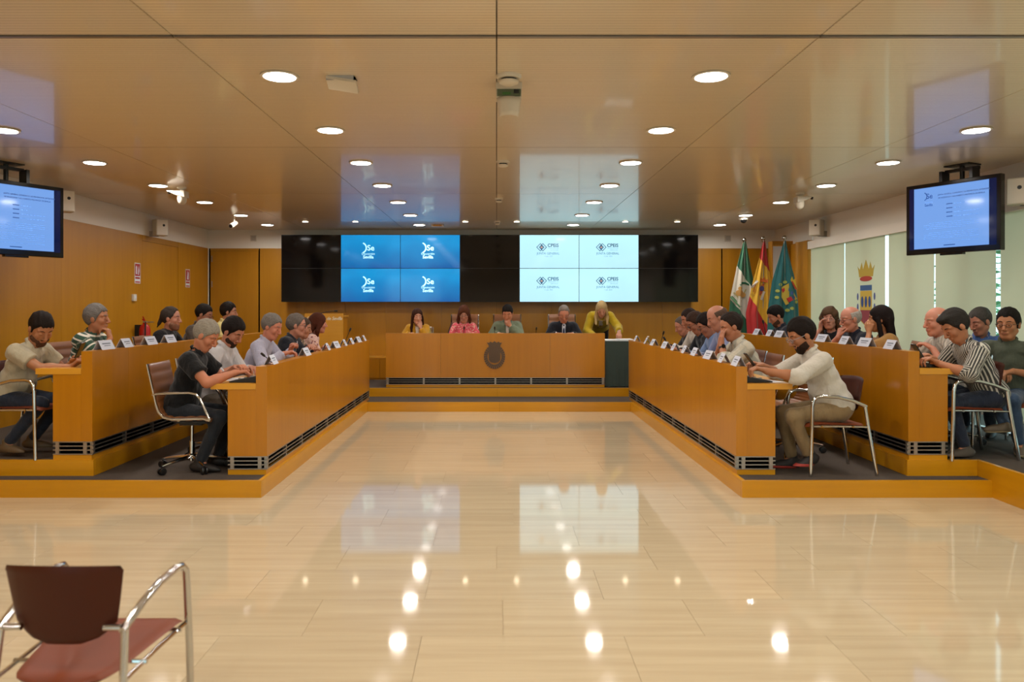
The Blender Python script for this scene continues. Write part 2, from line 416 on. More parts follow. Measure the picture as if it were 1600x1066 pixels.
for i in range(len(gx)-1):
    y1, y0 = gx[i]-gaps[i], gx[i+1]+gaps[i+1]
    lab = 'cream roller blind, %s, drawn down over the right window' % ord_[i]
    if i == 1: lab = 'cream roller blind printed with a coloured crowned coat of arms'
    if i == 4: lab = 'cream roller blind next to the strip of daylight at the right edge'
    bl = thing('roller_blind', lab, 'blind', (XR-.05, y0, .42), group='roller blinds on the right windows')
    MB().box(XR-.052, XR-.050, y0, y1, .44, VZ0+.10).build('blind_fabric', M['blind'], bl)
    MB().box(XR-.058, XR-.044, y0, y1, .42, .445).build('bottom_bar', M['white'], bl)
    if i == 1:   # crest printed on the fabric (flat print)
        yc = 10.14; xx = XR-.054
        def pr(name, polys, c, d=0):
            mb = MB()
            for pl in polys: mb.prism(pl, lambda a, b, k: (xx-k, yc-a, b), d, d+.0006)
            mb.build(name, mat('blind print '+name+str(c), c, .85), bl)
        cw = .19
        pr('crest_crown', [[(-cw, 1.90), (cw, 1.90), (cw*1.1, 1.98), (cw*1.25, 2.05), (cw*.9, 2.0), (cw*.62, 2.10), (cw*.42, 2.0), (0, 2.13), (-cw*.42, 2.0), (-cw*.62, 2.10), (-cw*.9, 2.0), (-cw*1.25, 2.05), (-cw*1.1, 1.98)]], '#B59A3C')
        pr('crest_band', [[(cw*.9*math.cos(a), 1.875+.035*math.sin(a)) for a in [2*PI*i/20 for i in range(20)]]], '#A8392E', .0008)
        pr('crest_top', [[(-.16, 1.72), (.16, 1.72), (.16, 1.79), (-.16, 1.79)]], '#3D5C8A')
        pr('crest_field', [[(-.16, 1.32), (0, 1.24), (.16, 1.32), (.16, 1.715), (-.16, 1.715)]], '#C2A544')
        pr('crest_figures', [[(c+.035*math.cos(a), 1.57+.075*math.sin(a)) for a in [2*PI*i/14 for i in range(14)]] for c in (-.1, 0, .1)], '#2E4A80', .0008)
        pr('crest_base', [[(-.15, 1.33), (0, 1.25), (.15, 1.33), (.15, 1.46), (-.15, 1.46)]], '#8A3C44', .0008)
        pr('crest_chain', [[(sx*(.23+.025*math.cos(a)), zz+.05*math.sin(a)) for a in [2*PI*i/10 for i in range(10)]] for sx in (-1, 1) for zz in (1.64, 1.5, 1.38)], '#5A5F92')
# outside: paving and shrubs seen through the gaps
struct('outside_ground', MB().box(XR+.9, 30, -6, 26, -.2, -.05), mat('pale outdoor paving', '#B8B6A8', .9))
leafm = mat('shrub leaves', '#3E7A4A', .7)
for i, (yy, xx, hh) in enumerate([(7.0, 8.2, 2.0), (9.4, 8.6, 2.5), (11.6, 8.4, 2.2), (14.2, 9.0, 2.6), (4.6, 8.3, 1.9), (16.9, 10.5, 3.0)]):
    rs = random.Random(i); mb = MB()
    for k in range(150):
        a = rs.uniform(0, 2*PI); rr = rs.uniform(.2, .95); z = rs.uniform(.2, hh)
        c = Vector((xx+rr*math.cos(a), yy+rr*math.sin(a), z)); R = Matrix.Rotation(rs.uniform(0, 6), 3, 'Z')@Matrix.Rotation(rs.uniform(-1, 1), 3, 'X')
        q = [c+R@Vector(p) for p in ((-.16, 0, 0), (0, -.07, .02), (.16, 0, 0), (0, .07, .02))]; mb.add(q, [(0, 1, 2, 3)])
    sh = thing('garden_shrub', 'green shrub outdoors seen through the slit between blinds', 'shrub', (xx, yy, -.05), group='shrubs outside the windows')
    mb.build('foliage', leafm, sh, smooth=False)
    MB().tube([(xx, yy, -.05), (xx+.05, yy, hh*.5), (xx, yy+.05, hh*.8)], .04).build('stem', mat('bark', '#5A4633', .9), sh)
# ================================================================ desks
def desk(name, label, Mp, origin, L, zt, group=None, panel=.62, vent=True, top=.885, shelf=.46, depth=.32):
    """Mp(u, v, z): u along the front, v behind the front, z above the floor"""
    d = thing(name, label, 'desk', origin, group=group)
    B = lambda nm, m, u0, u1, v0, v1, z0, z1, **k: MB().box(u0, u1, v0, v1, zt+z0, zt+z1, Mp).build(nm, M[m], d, **k)
    B('plinth', 'riser', .004, L-.004, .008, depth, 0, .042)
    B('vent_recess', 'dark', .02, L-.02, .035, depth-.02, .042, .150)
    for z in (.044, .078, .110, .143):
        rl = MB().box(-.002, L+.002, -.002, .010, zt+z, zt+z+.008, Mp)
        rl.box(-.002, .010, .010, depth, zt+z, zt+z+.008, Mp).box(L-.010, L+.002, .010, depth, zt+z, zt+z+.008, Mp)
        rl.build('vent_rail', M['alu'], d)
    ks = max(2, round(L/.55))
    for i in range(ks+1):
        u = .03+(L-.06)*i/ks
        sp = MB().box(u-.012, u+.012, .0, .028, zt+.05, zt+.146, Mp)
        if i in (0, ks):
            uu = (.0, .026) if i == 0 else (L-.026, L)
        sp.build('vent_spacer', M['alu'], d)
        if i in (0, ks):
            for v in (.045, depth-.05): MB().box(uu[0], uu[1], v, v+.03, zt+.05, zt+.146, Mp).build('vent_spacer', M['alu'], d)
    kp = max(1, round(L/panel))
    for i in range(kp):
        a, b = L*i/kp+(.0008 if i else 0), L*(i+1)/kp-(.0008 if i < kp-1 else 0)
        B('front_panel', 'desk', a if i else .0, b, 0, .09, .152, top)
    for (a, b) in ((.0, .03), (L-.03, L)):
        B('end_panel', 'desk', a, b, .0905, depth, .152, .697)
    B('worktop', 'edge', -.004, L+.004, .0905, shelf, .698, .745)
    return d
def MpL(xf, y0): return lambda u, v, z: (xf-v, y0+u, z)
def MpR(xf, y0): return lambda u, v, z: (xf+v, y0+u, z)
desk('council_desk', 'inner left long maple desk with screen front beside the aisle', MpL(-1.875, 6.27), (-1.875, 6.27, T1), 5.05, T1, 'long council desks')
desk('council_desk', 'inner right long maple desk with screen front beside the aisle', MpR(1.955, 6.27), (1.955, 6.27, T1), 5.1, T1, 'long council desks')
desk('council_desk', 'outer left long maple desk on the higher tier', MpL(-3.285, 6.24), (-3.285, 6.24, T2), 4.9, T2, 'long council desks')
desk('council_desk', 'outer right long maple desk on the higher tier before the blinds', MpR(3.345, 6.24), (3.345, 6.24, T2), 4.9, T2, 'long council desks')
YD = 11.9
pd = desk('presidency_desk', 'wide maple head desk with bronze coat of arms facing the hall', lambda u, v, z: (-1.716+u, YD+v, z), (-1.716, YD, T2), 3.392, T2, panel=.85, top=.838, shelf=.5)
# bronze crest on the head desk
brz = mat('dark bronze relief', '#5E4A38', .5, .35)
cx, cz = -.033, .752
cr = thing('crest_anchor', None, None, (cx, YD, cz)); cr.name = 'coat_of_arms'; cr['label'] = 'dark bronze crowned coat of arms on the front of the head desk'; cr['category'] = 'emblem'
def rel(name, polys, d0, d1, m=brz, bev=0):
    mb = MB()
    for pl in polys: mb.prism(pl, lambda a, b, k: (cx+a, YD-k, cz+b), d0, d1)
    return mb.build(name, m, cr)
rel('crown', [[(-.085, .12), (.085, .12), (.095, .165), (.12, .20), (.085, .195), (.06, .215), (.035, .195), (0, .222), (-.035, .195), (-.06, .215), (-.085, .195), (-.12, .20), (-.095, .165)]], 0, .016)
rel('shield', [[(-.095, .125), (.095, .125), (.088, -.07), (.06, -.105), (0, -.12), (-.06, -.105), (-.088, -.07)]], 0, .012)
rel('shield_figures', [[(a-.012, -.03), (a+.012, -.03), (a+.012, .06), (a, .085), (a-.012, .06)] for a in (-.045, 0, .045)]+[[(-.05, -.065), (-.01, -.065), (-.01, -.05), (-.05, -.05)], [(.01, -.065), (.05, -.065), (.05, -.05), (.01, -.05)]], .012, .020)
ring = []
for i in range(26):
    a = PI/2+.55+(2*PI-1.1)*i/25
    r1, r2 = .112, .168; da = .100
    q = lambda r, t: (r*.98*math.cos(t), r*1.12*math.sin(t)-.02)
    ring.append([q(r1, a-da), q(r2, a-da*.8), q(r2, a+da*.8), q(r1, a+da)])
rel('chain_collar', ring, 0, .013)
# side table with dark green cloth
def P2(px, Y): return (px-VX)*Y/FPX
tb = thing('side_table', 'small table hidden under the dark green cloth beside the head desk', 'table', (1.89, 12.3, T2))
MB().box(1.72, 2.05, 11.96, 12.72, .945, .965).build('tabletop', M['edge'], tb)
for a in (1.74, 2.01):
    for b in (11.98, 12.68): MB().box(a, a+.03, b, b+.03, T2, .945).build('leg', M['alu'], tb)
clm = mat('dark green cloth', '#2B3A34', .9, sheen=.3)
def cloth_fn(u, v):
    per = [(1.695, 12.76), (1.695, 11.925), (2.078, 11.925), (2.078, 12.76)]
    s = u*3; i = min(2, int(s)); f = s-i; a, b = per[i], per[i+1]
    x = a[0]+(b[0]-a[0])*f; y = a[1]+(b[1]-a[1])*f; k = v*.010*math.sin(u*70)+v*.006*math.sin(u*31+1)
    nx, ny = [(-1, 0), (0, -1), (1, 0)][i]
    return (x+nx*k, y+ny*k, .968-v*(.968-T2-.012))
clo = thing('tablecloth', 'dark green cloth draped to the floor at the right end of the head desk', 'cloth', (1.89, 12.3, .96))
MB().grid(cloth_fn, 90, 6).build('drape', clm, clo, smooth='all')
MB().box(1.695, 2.078, 11.925, 12.76, .966, .970).build('top_sheet', clm, clo)
# low cabinet at the back wall
cb = thing('low_cabinet', 'low maple cabinet against the back wall left of the head desk', 'cabinet', (-2.1, 13.3, T2))
MB().box(-3.0, -1.5, 13.15, YB-.005, T2, .625).build('body', M['desk'], cb)
MB().box(-3.01, -1.49, 13.14, YB-.005, .625, .64).build('top', M['edge'], cb)
for k in range(3): MB().box(-2.99+.497*k, -2.99+.497*k+.49, 13.132, 13.15, T2+.03, .618).build('door', M['desk'], cb)
# lectern
lc = thing('lectern', 'maple lectern with white lettering behind the inner left desk', 'lectern', (-2.5, 12.5, T2))
LY = 12.4
lx0, lx1 = P2(476, LY), P2(536, LY); lz = EYE-(490-VY)*LY/FPX
MB().box(lx0, lx1, LY, LY+.03, T2+.05, lz).build('front_panel', M['edge'], lc, bevel=.003)
MB().box(lx0+.02, lx0+.05, LY+.03, LY+.45, T2+.05, lz-.06).build('side_panel', M['desk'], lc)
MB().box(lx1-.05, lx1-.02, LY+.03, LY+.45, T2+.05, lz-.06).build('side_panel', M['desk'], lc)
MB().box(lx0, lx1, LY+.03, LY+.48, lz-.06, lz-.035).build('reading_top', M['edge'], lc)
MB().box(lx0-.02, lx1+.02, LY-.02, LY+.5, T2, T2+.05).build('base', M['desk'], lc)
lt = mat('white lettering', '#E6DCC4', .6)
text('lettering', 'Diputación de Sevilla', .075, lambda u, v, d: (lx1-.015+u, LY-d-.001, lz-.105+v), lt, lc, shear=.25, align='RIGHT', bold=.0012, space=.92)
MB().tube([P(501, 489.5, LY+.1), P(512, 487.2, LY+.1), P(523, 486, LY+.1)], .005).build('microphone_neck', M['black'], lc, smooth=True)
MB().tube([P(522.5, 486, LY+.1), P(527.5, 486.3, LY+.1)], .013).build('microphone_head', M['black'], lc, smooth=True)
MB().lathe([(.03, 0), (.03, .02)], c=P(501, 492, LY+.1), n=12).build('microphone_base', M['black'], lc)
# ================================================================ video wall
VW = 13.3
vx0, vx1 = P2(439.5, VW), P2(1091, VW); vzt = EYE+(VY-367)*VW/FPX; vzb = EYE-(472-VY)*VW/FPX
vz = (vzt-vzb)/2; vwid = (vx1-vx0)/7
vw = thing('video_wall', 'wide black wall of fourteen displays showing blue and white slides', 'screen', ((vx0+vx1)/2, VW+.1, vzb))
MB().box(vx0+.03, vx1-.03, VW+.06, YB-.002, vzb+.04, vzt-.03).build('mounting_frame', M['black'], vw)
scr_blue = screen_mat('blue slide', '#0AA2EA', .85, '#005FB0', -.30, .15)
scr_white = screen_mat('white slide', '#BFF6FF', 1.08, '#B8EAFF', -.3, .2)
scr_off = mat('switched off screen', '#0A0707', .07, spec=.35)
logo_w = mat('lit white logo', '#B8F4FF', .5, emit='#B8F4FF', es=1.0)
logo_n = mat('navy logo', '#0B3C66', .5, emit='#0F4C7C', es=.6)
logo_g = mat('grey blue caption', '#4C7C9C', .5, emit='#5A8FB0', es=.7)
logo_b = mat('beige flame', '#B79A8A', .5, emit='#B79A8A', es=.7)
for cidx in range(7):
    for r in range(2):
        x0 = vx0+vwid*cidx; z0 = vzb+vz*r
        kind = 'b' if cidx in (1, 2) else 'w' if cidx in (4, 5) else 'o'
        ctr = Vector((x0+vwid/2, VW, z0+vz/2))
        p = bpy.data.objects.new('display_panel', None)
        bz = MB().box(-vwid/2+.0005, vwid/2-.0005, .0015, .06, -vz/2+.0005, vz/2-.0005).build('display_panel', M['black'], vw, world=False)
        bz.location = ctr-vw.location
        sm = {'b': scr_blue, 'w': scr_white, 'o': scr_off}[kind]
        e = .0045
        MB().box(-vwid/2+e, vwid/2-e, 0, .002, -vz/2+e, vz/2-e).build('screen_surface', sm, bz, world=False)
        F = lambda ox, oz: (lambda u, v, d: (ox+u, -.001-d, oz+v))
        if kind == 'b':
            mb = MB()
            pts = []
            for i in range(17):
                a = -PI*.42+PI*.84*i/16; pts.append((-.15+.075*math.cos(a)*1.0, .065+.085*math.sin(a)))
            for (a, b) in zip(pts[:-1], pts[1:]):
                t = Vector((b[0]-a[0], b[1]-a[1])).normalized(); nn = Vector((-t.y, t.x))*.011
                mb.prism([(a[0]-nn.x, a[1]-nn.y), (b[0]-nn.x, b[1]-nn.y), (b[0]+nn.x, b[1]+nn.y), (a[0]+nn.x, a[1]+nn.y)], lambda u, v, d: (u, -.001-d, v), 0, .0006)
            mb.build('logo_arc', logo_w, bz, world=False)
            text('logo_letters', 'Se', .135, F(.002, .020), logo_w, bz, bold=.0022, world=False, space=1.0)
            text('caption', 'Diputación', .052, F(-.04, -.055), logo_w, bz, world=False)
            text('caption', 'Sevilla', .074, F(-.04, -.118), logo_w, bz, bold=.0018, world=False)
        if kind == 'w':
            mb = MB()
            for dx in (-.155, -.112):
                cxx = dx; czz = .075; R1, R2 = .070, .056
                for q in range(4):
                    a0, a1 = q*PI/2, (q+1)*PI/2
                    mb.prism([(cxx+R1*math.cos(a0), czz+R1*math.sin(a0)), (cxx+R1*math.cos(a1), czz+R1*math.sin(a1)), (cxx+R2*math.cos(a1), czz+R2*math.sin(a1)), (cxx+R2*math.cos(a0), czz+R2*math.sin(a0))], lambda u, v, d: (u, -.001-d, v), 0, .0006)
            mb.build('logo_diamonds', logo_n, bz, world=False)
            MB().prism([(-.1335, .11), (-.104, .075), (-.1335, .04), (-.163, .075)], lambda u, v, d: (u, -.0012-d, v), 0, .0008).build('logo_core', logo_n, bz, world=False)
            MB().prism([(-.1335, .095), (-.115, .072), (-.1335, .055), (-.152, .072)], lambda u, v, d: (u, -.0022-d, v), 0, .0004).build('logo_flame', logo_b, bz, world=False)
            text('logo_letters', 'CPEIS', .080, F(.065, .082), logo_n, bz, bold=.0018, world=False, space=1.0)
            text('caption', 'PROVINCIA', .028, F(.067, .050), logo_g, bz, world=False, space=1.35)
            text('caption', 'SEVILLA', .028, F(.085, .018), logo_g, bz, world=False, space=1.35)
            text('caption', 'JUNTA GENERAL', .052, F(-.02, -.050), logo_g, bz, world=False, bold=.0008)
            text('caption', '11 JUL. 2025', .028, F(-.015, -.090), logo_g, bz, world=False)
# ================================================================ hanging televisions
def television(label, far_top, near_top, ztop, zbot, mirror, mount_to):
    """far_top, near_top: plan points (x, y) of the screen's two ends"""
    a, b = Vector(far_top), Vector(near_top); W = (b-a).length; u = (b-a)/W
    nrm = Vector((-u.y, u.x))
    if nrm.y > 0: nrm = -nrm
    c = (a+b)/2; z = (ztop+zbot)/2; H = ztop-zbot
    ang = math.atan2(-nrm.x, -nrm.y)          # local -y looks out of the screen
    R = Matrix.Rotation(-math.atan2(nrm.x, -nrm.y) if False else math.atan2(nrm.y, nrm.x)+PI/2, 4, 'Z')
    t = thing('television', label, 'television', (c.x, c.y, z)); t.rotation_euler = (0, 0, math.atan2(nrm.y, nrm.x)+PI/2)
    t['group'] = 'televisions hung from the ceiling'
    B = lambda nm, m, *bx, **k: MB().box(*bx).build(nm, M[m] if isinstance(m, str) else m, t, world=False, **k)
    B('casing', 'blackgloss', -W/2, W/2, 0, .07, -H/2, H/2, bevel=.008)
    B('screen', screen_mat('television side bars', '#06205A', .45, base='#020207'), -W/2+.035, W/2-.035, -.0015, .001, -H/2+.05, H/2-.035)
    B('slide', screen_mat('television page', '#76A6EE', .95, base='#101010'), -W/2+.085, W/2-.13+.03, -.003, -.001, -H/2+.056, H/2-.04)
    B('stand_boss', 'blackgloss', -.11, .11, .0, .05, -H/2-.018, -H/2+.005, bevel=.006)
    dk = mat('slide blue print', '#123E7A', .5, emit='#164A94', es=.6); lk = mat('slide pale print', '#4F7FC6', .5, emit='#5585D0', es=.8)
    F = lambda ox, oz: (lambda uu, v, d: (ox+uu, -.0035-d*.3, oz+v))
    x0 = -W/2+.085; x1 = W/2-.10; cx_ = (x0+x1)/2
    mb = MB(); pts = []
    for i in range(11):
        aa = -PI*.42+PI*.84*i/10; pts.append((x0+.10+.032*math.cos(aa), H/2-.125+.038*math.sin(aa)))
    for (p, q) in zip(pts[:-1], pts[1:]):
        tt = Vector((q[0]-p[0], q[1]-p[1])).normalized(); nn = Vector((-tt.y, tt.x))*.005
        mb.prism([(p[0]-nn.x, p[1]-nn.y), (q[0]-nn.x, q[1]-nn.y), (q[0]+nn.x, q[1]+nn.y), (p[0]+nn.x, p[1]+nn.y)], lambda uu, v, d: (uu, -.0035-d, v), 0, .0005)
    mb.build('logo_arc', dk, t, world=False)
    text('logo_letters', 'Se', .07, F(x0+.158, H/2-.148), dk, t, bold=.002, world=False)
    text('logo_caption', 'Diputación', .018, F(x0+.15, H/2-.19), lk, t, world=False)
    text('logo_caption', 'Sevilla', .033, F(x0+.15, H/2-.222), dk, t, bold=.001, world=False)
    hc = (x1+x0+.21)/2
    text('heading', 'JUNTA GENERAL CONSORCIO DE PREVENCION, EXTINCION', .0175, F(hc+.02, H/2-.13), dk, t, bold=.0009, world=False)
    text('heading', 'DE INCENDIOS Y SALVAMENTO PROVINCIA DE SEVILLA', .0175, F(hc, H/2-.16), dk, t, bold=.0009, world=False)
    mb2 = MB(); mb3 = MB(); rs = random.Random(3)
    for k, zz in enumerate((-.225, -.265, -.305, -.345)):
        mb3.box(hc-.14, hc-.08, -.0037, -.0033, H/2+zz, H/2+zz+.009)
        xx = hc-.065
        while xx < hc+(.02 if k < 2 else .2)-.02*k: l = rs.uniform(.01, .03); mb2.box(xx, xx+l, -.0037, -.0033, H/2+zz, H/2+zz+.006); xx += l+.008
    for k, zz in enumerate((-.395, -.413, -.431, -.449, -.49, -.508, -.526, -.544, -.58)):
        xx = x0+.10+(.05 if k in (0, 4, 8) else 0); xe = x1-.09-(.12 if k in (3,) else 0)
        while xx < xe: l = rs.uniform(.012, .04); mb2.box(xx, min(xx+l, xe), -.0037, -.0033, H/2+zz*H/.695, H/2+zz*H/.695+.004); xx += l+.007
    mb3.box(cx_-.06, cx_+.05, -.0037, -.0033, -H/2+.075, -H/2+.084)
    tag(mb2.build('body_text', lk, t, world=False), kind='stuff'); tag(mb3.build('field_names', dk, t, world=False), kind='stuff')
    # mount
    zc = CEIL-z
    mt = MB().box(-.14, .14, .07, .09, -.12, .15).tube([(0, .10, .05), (0, .18, .12), (0, .18, zc-.01)], .022, 10).box(-.12, .12, .08, .28, zc-.012, zc).box(-.16, -.13, .07, .19, .02, zc-.05).box(.13, .16, .07, .19, .02, zc-.05).box(-.16, .16, .16, .20, zc-.06, zc-.03)
    mt.build('ceiling_mount', M['black'], t, world=False)
    return t
television('black television hung from the ceiling at the right, showing a blue document page', (4.107, 7.7), (4.528, 6.9), 2.706, 2.015, 1, None)
television('black television cut by the left edge, showing a blue document page', (-4.285, 7.6), (-4.706, 6.8), 2.678, 1.985, -1, None)
# ================================================================ lamps and ceiling devices
lens_m = mat('downlight diffuser', '#FFFFFF', .5, emit='#FFFAF6', es=14.0)
lens_s = mat('small downlight diffuser', '#FFFFFF', .5, emit='#FFE9C8', es=16.0)
rows_y = [-1.0, .36, 1.75, 3.15, 4.53, 5.91, 7.24, 8.60, 9.97, 11.38, 12.70]
nth = ['nearest visible', 'second', 'third', 'fourth', 'fifth', 'sixth', 'farthest']
cols = [(-3.79, 'left outer row'), (-1.28, 'left inner row'), (1.265, 'right inner row'), (3.69, 'right outer row')]
seen = 0
for cxx, cn in cols:
    for yy in rows_y:
        vis_ = yy >= 4.5 and not (abs(cxx) > 3 and yy < 5.9)
        if vis_:
            k = rows_y.index(yy)-(4 if abs(cxx) < 3 else 5)
            lab = 'round white ceiling downlight, %s of the %s' % (['nearest', 'second', 'third', 'fourth', 'fifth', 'sixth', 'seventh'][k], cn)
        else: lab = 'round white ceiling downlight near the hall entrance, outside the view'
        d = thing('ceiling_light', lab, 'ceiling light', (cxx, yy, CEIL), group='round downlights in the ceiling')
        MB().lathe([(.100, -.001), (.112, -.003), (.112, -.010), (.094, -.010), (.092, -.001)], c=(cxx, yy, CEIL), n=28).build('trim_ring', M['plwhite'], d, smooth=True)
        MB().lathe([(.092, -.006), (.092, -.0115)], c=(cxx, yy, CEIL), n=28).build('diffuser', lens_m, d)
        ld = bpy.data.lights.new('downlight', 'AREA'); ld.shape = 'DISK'; ld.size = .18; ld.energy = LIGHT_W; ld.color = (1.0, .94, .86); ld.spread = math.radians(170)
        lo = bpy.data.objects.new('downlight', ld); C.objects.link(lo); lo.location = (cxx, yy, CEIL-.014)
for k, xx in enumerate((-3.05, -2.25, -.5, .32, 2.05, 2.88)):
    d = thing('accent_light', 'small recessed accent light before the video wall, %s from the left' % ['first', 'second', 'third', 'fourth', 'fifth', 'sixth'][k], 'ceiling light', (xx, 12.24, CEIL), group='small accent lights near the video wall')
    MB().lathe([(.052, 0), (.058, -.004), (.044, -.006), (.042, 0)], c=(xx, 12.24, CEIL), n=20).build('trim_ring', M['plwhite'], d, smooth=True)
    MB().lathe([(.042, -.003), (.042, -.0075)], c=(xx, 12.24, CEIL), n=20).build('diffuser', lens_s, d)
    ld = bpy.data.lights.new('accent', 'SPOT'); ld.energy = 16; ld.spot_size = 1.5; ld.spot_blend = .8; ld.color = (1, .86, .66); ld.shadow_soft_size = .04
    lo = bpy.data.objects.new('accent', ld); C.objects.link(lo); lo.location = (xx, 12.24, CEIL-.012)
# smoke detectors along the middle joint
for (px, py_top, r, lab) in ((795, 118, .075, 'large smoke detector nearest the camera beside the middle ceiling joint'), (786, 252, .062, 'small smoke detector half way along the ceiling, second from the camera'), (779.5, 310, .05, 'third smoke detector from the camera beside the middle joint'), (777, 346, .05, 'farthest smoke detector just before the video wall')):
    yy = (CEIL-EYE)*FPX/(VY-py_top); xx = P2(px, yy)
    d = thing('smoke_detector', lab, 'smoke detector', (xx, yy, CEIL), group='smoke detectors on the ceiling')
    MB().lathe([(r, 0), (r, -.012), (r*.9, -.022)], c=(xx, yy, CEIL), n=24).build('base', M['plwhite'], d, smooth=True)
    MB().lathe([(r*.62, -.022), (r*.62, -.034)], c=(xx, yy, CEIL), n=24).build('sensing_slots', M['black'], d)
    MB().lathe([(r*.8, -.034), (r*.74, -.046), (r*.5, -.055)], c=(xx, yy, CEIL), n=24).build('cap', M['plwhite'], d, smooth=True)
# projector-like detector box with open side and curved hood
yy = 4.72; xx = P2(795, yy)
d = thing('ceiling_sensor_box', 'cream ceiling unit with exposed circuit board and curved hood', 'sensor', (xx, yy, CEIL))
hk = MB().box(xx-.08, xx+.08, yy-.07, yy+.07, CEIL-.045, CEIL); hk.build('housing', M['plwhite'], d, bevel=.006)
MB().box(xx-.072, xx+.072, yy-.071, yy-.055, CEIL-.085, CEIL-.045).build('circuit_board', mat('green grey circuit board', '#5A6448', .6), d)
MB().box(xx-.04, xx+.01, yy-.078, yy-.071, CEIL-.08, CEIL-.065).build('chip', mat('green component', '#3C6A2C', .5), d)
MB().box(xx+.03, xx+.06, yy-.080, yy-.071, CEIL-.072, CEIL-.05).build('connector', M['black'], d)
MB().box(xx-.078, xx+.078, yy-.055, yy+.06, CEIL-.090, CEIL-.046).build('lower_housing', M['plwhite'], d, bevel=.004)
MB().grid(lambda u, v: (xx+(.075-.02*v)*math.cos(PI*(1-u)), yy-.02-.055*math.sin(PI*u), CEIL-.088-.115*v), 14, 4).build('hood', M['plwhite'], d, smooth='all', solid=.004)
MB().grid(lambda u, v: (xx+.03*math.cos(PI*(1-u)), yy-.022-.035*math.sin(PI*u), CEIL-.088-.105*v), 10, 4).build('inner_sleeve', M['plwhite'], d, smooth='all', solid=.003)
# open inspection hatch
yy = 4.58; xx = P2(535, yy)
d = thing('ceiling_hatch', 'tilted cream access cover hanging under a dark ceiling slot', 'hatch', (xx, yy, CEIL))
MB().box(xx-.08, xx+.08, yy-.035, yy+.05, CEIL-.004, CEIL-.0005).build('slot', M['dark'], d)
MB().cbox((xx, yy+.0, CEIL-.040), (.09, .06, .008), Matrix.Rotation(.16, 3, 'Y')@Matrix.Rotation(-.30, 3, 'X')).build('cover', M['plwhite'], d)
MB().box(xx-.085, xx+.075, yy-.055, yy-.045, CEIL-.026, CEIL).build('rim', M['alu'], d)
# small flush box near the video wall
yy = 12.75; xx = P2(684, yy)
d = thing('ceiling_junction_box', 'small rectangular cream box on the ceiling above the blue slides', 'box', (xx, yy, CEIL))
MB().box(xx-.10, xx+.10, yy-.06, yy+.06, CEIL-.035, CEIL-.001).build('body', M['plwhite'], d, bevel=.004)
MB().box(xx-.07, xx+.07, yy-.068, yy-.061, CEIL-.03, CEIL-.006).build('front_plate', M['edge'], d)
# ceiling cameras
def arm_camera(px, py, Y, s, label):
    c = P(px, py, Y); c.z = CEIL
    d = thing('ceiling_camera', label, 'camera', c, group='white cameras on the ceiling')
    MB().lathe([(.05, 0), (.05, -.015), (.03, -.03)], c=c, n=20).build('mounting_base', M['plwhite'], d, smooth=True)
    MB().tube([c+Vector((0, 0, -.02)), c+Vector((0, 0, -.06))], .022, 10).build('stem', M['plwhite'], d, smooth=True)
    MB().add([c+Vector(p) for p in ((-s*.16, -.05, -.045), (-s*.16, .05, -.045), (s*.055, .07, -.045), (s*.055, -.07, -.045), (-s*.05, -.05, -.095), (-s*.05, .05, -.095), (s*.055, .07, -.12), (s*.055, -.07, -.12))],
             [(0, 1, 2, 3), (4, 7, 6, 5), (0, 3, 7, 4), (1, 5, 6, 2), (0, 4, 5, 1), (3, 2, 6, 7)]).build('wedge_body', M['plwhite'], d, bevel=.006)
    MB().lathe([(.052, -.085), (.052, -.14), (.046, -.17), (.03, -.19), (.005, -.198)], c=c+Vector((s*.005, 0, 0)), n=22).build('dome', M['plwhite'], d, smooth=True)
    MB().tube([c+Vector((-s*.118, -.03, -.062)), c+Vector((-s*.135, -.045, -.066))], .017, 12).build('lens', M['blackgloss'], d, smooth=True)
arm_camera(284, 290, 8.75, 1, 'white wedge shaped ceiling camera at the left beside the downlights')
arm_camera(1250, 290, 9.2, -1, 'white wedge shaped ceiling camera at the right beside the downlights')
c = P(1162, 342, 11.6); c.z = CEIL
d = thing('dome_camera', 'small white dome camera with black glass at the far right', 'camera', c)
MB().lathe([(.075, 0), (.075, -.02), (.062, -.05)], c=c, n=22).build('base', M['plwhite'], d, smooth=True)
MB().sph(c+Vector((0, 0, -.052)), .048, 16, 10).build('dome_glass', M['blackgloss'], d, smooth=True)
c = P(366, 345, 11.6); c.z = CEIL
d = thing('bracket_camera', 'small white bullet camera hanging at the far left of the ceiling', 'camera', c)
MB().tube([c, c+Vector((0, 0, -.09))], .014, 10).build('stem', M['plwhite'], d, smooth=True)
MB().tube([c+Vector((.01, .04, -.09)), c+Vector((-.02, -.09, -.15))], .036, 14).build('body', M['plwhite'], d, smooth=True)
MB().tube([c+Vector((-.02, -.09, -.15)), c+Vector((-.023, -.1, -.155))], .028, 14).build('lens', M['blackgloss'], d)
# loudspeakers on the white band
def speaker(px, py, x, label, yaw):
    Y = x*FPX/(px-VX); z = EYE-(py-VY)*Y/FPX; c = Vector((x, Y, z)); s = -1 if x < 0 else 1
    R = Matrix.Rotation(yaw, 3, 'Z')
    d = thing('wall_speaker', label, 'loudspeaker', c, group='white loudspeakers on the upper walls')
    MB().cbox(c, (.085, .09, .12), R).build('cabinet', M['plwhite'], d, bevel=.012)
    MB().cbox(c+R@Vector((0, -.094, 0)), (.075, .005, .11), R).build('grille', M['white'], d, bevel=.003)
    MB().lathe([(.018, 0), (.018, .004)], c=c+R@Vector((.02, -.1005, .03)), n=14, axis='y', R=R).build('badge', M['black'], d)
    MB().box(min(x+s*.02, s*abs(XL if s < 0 else XR)-0), max(x+s*.02, s*abs(XL if s < 0 else XR)), Y-.015, Y+.015, z-.13, z-.05).build('wall_bracket', M['alu'], d)
speaker(250, 356, -4.95, 'white wall loudspeaker high on the left wall above the red signs', .75)
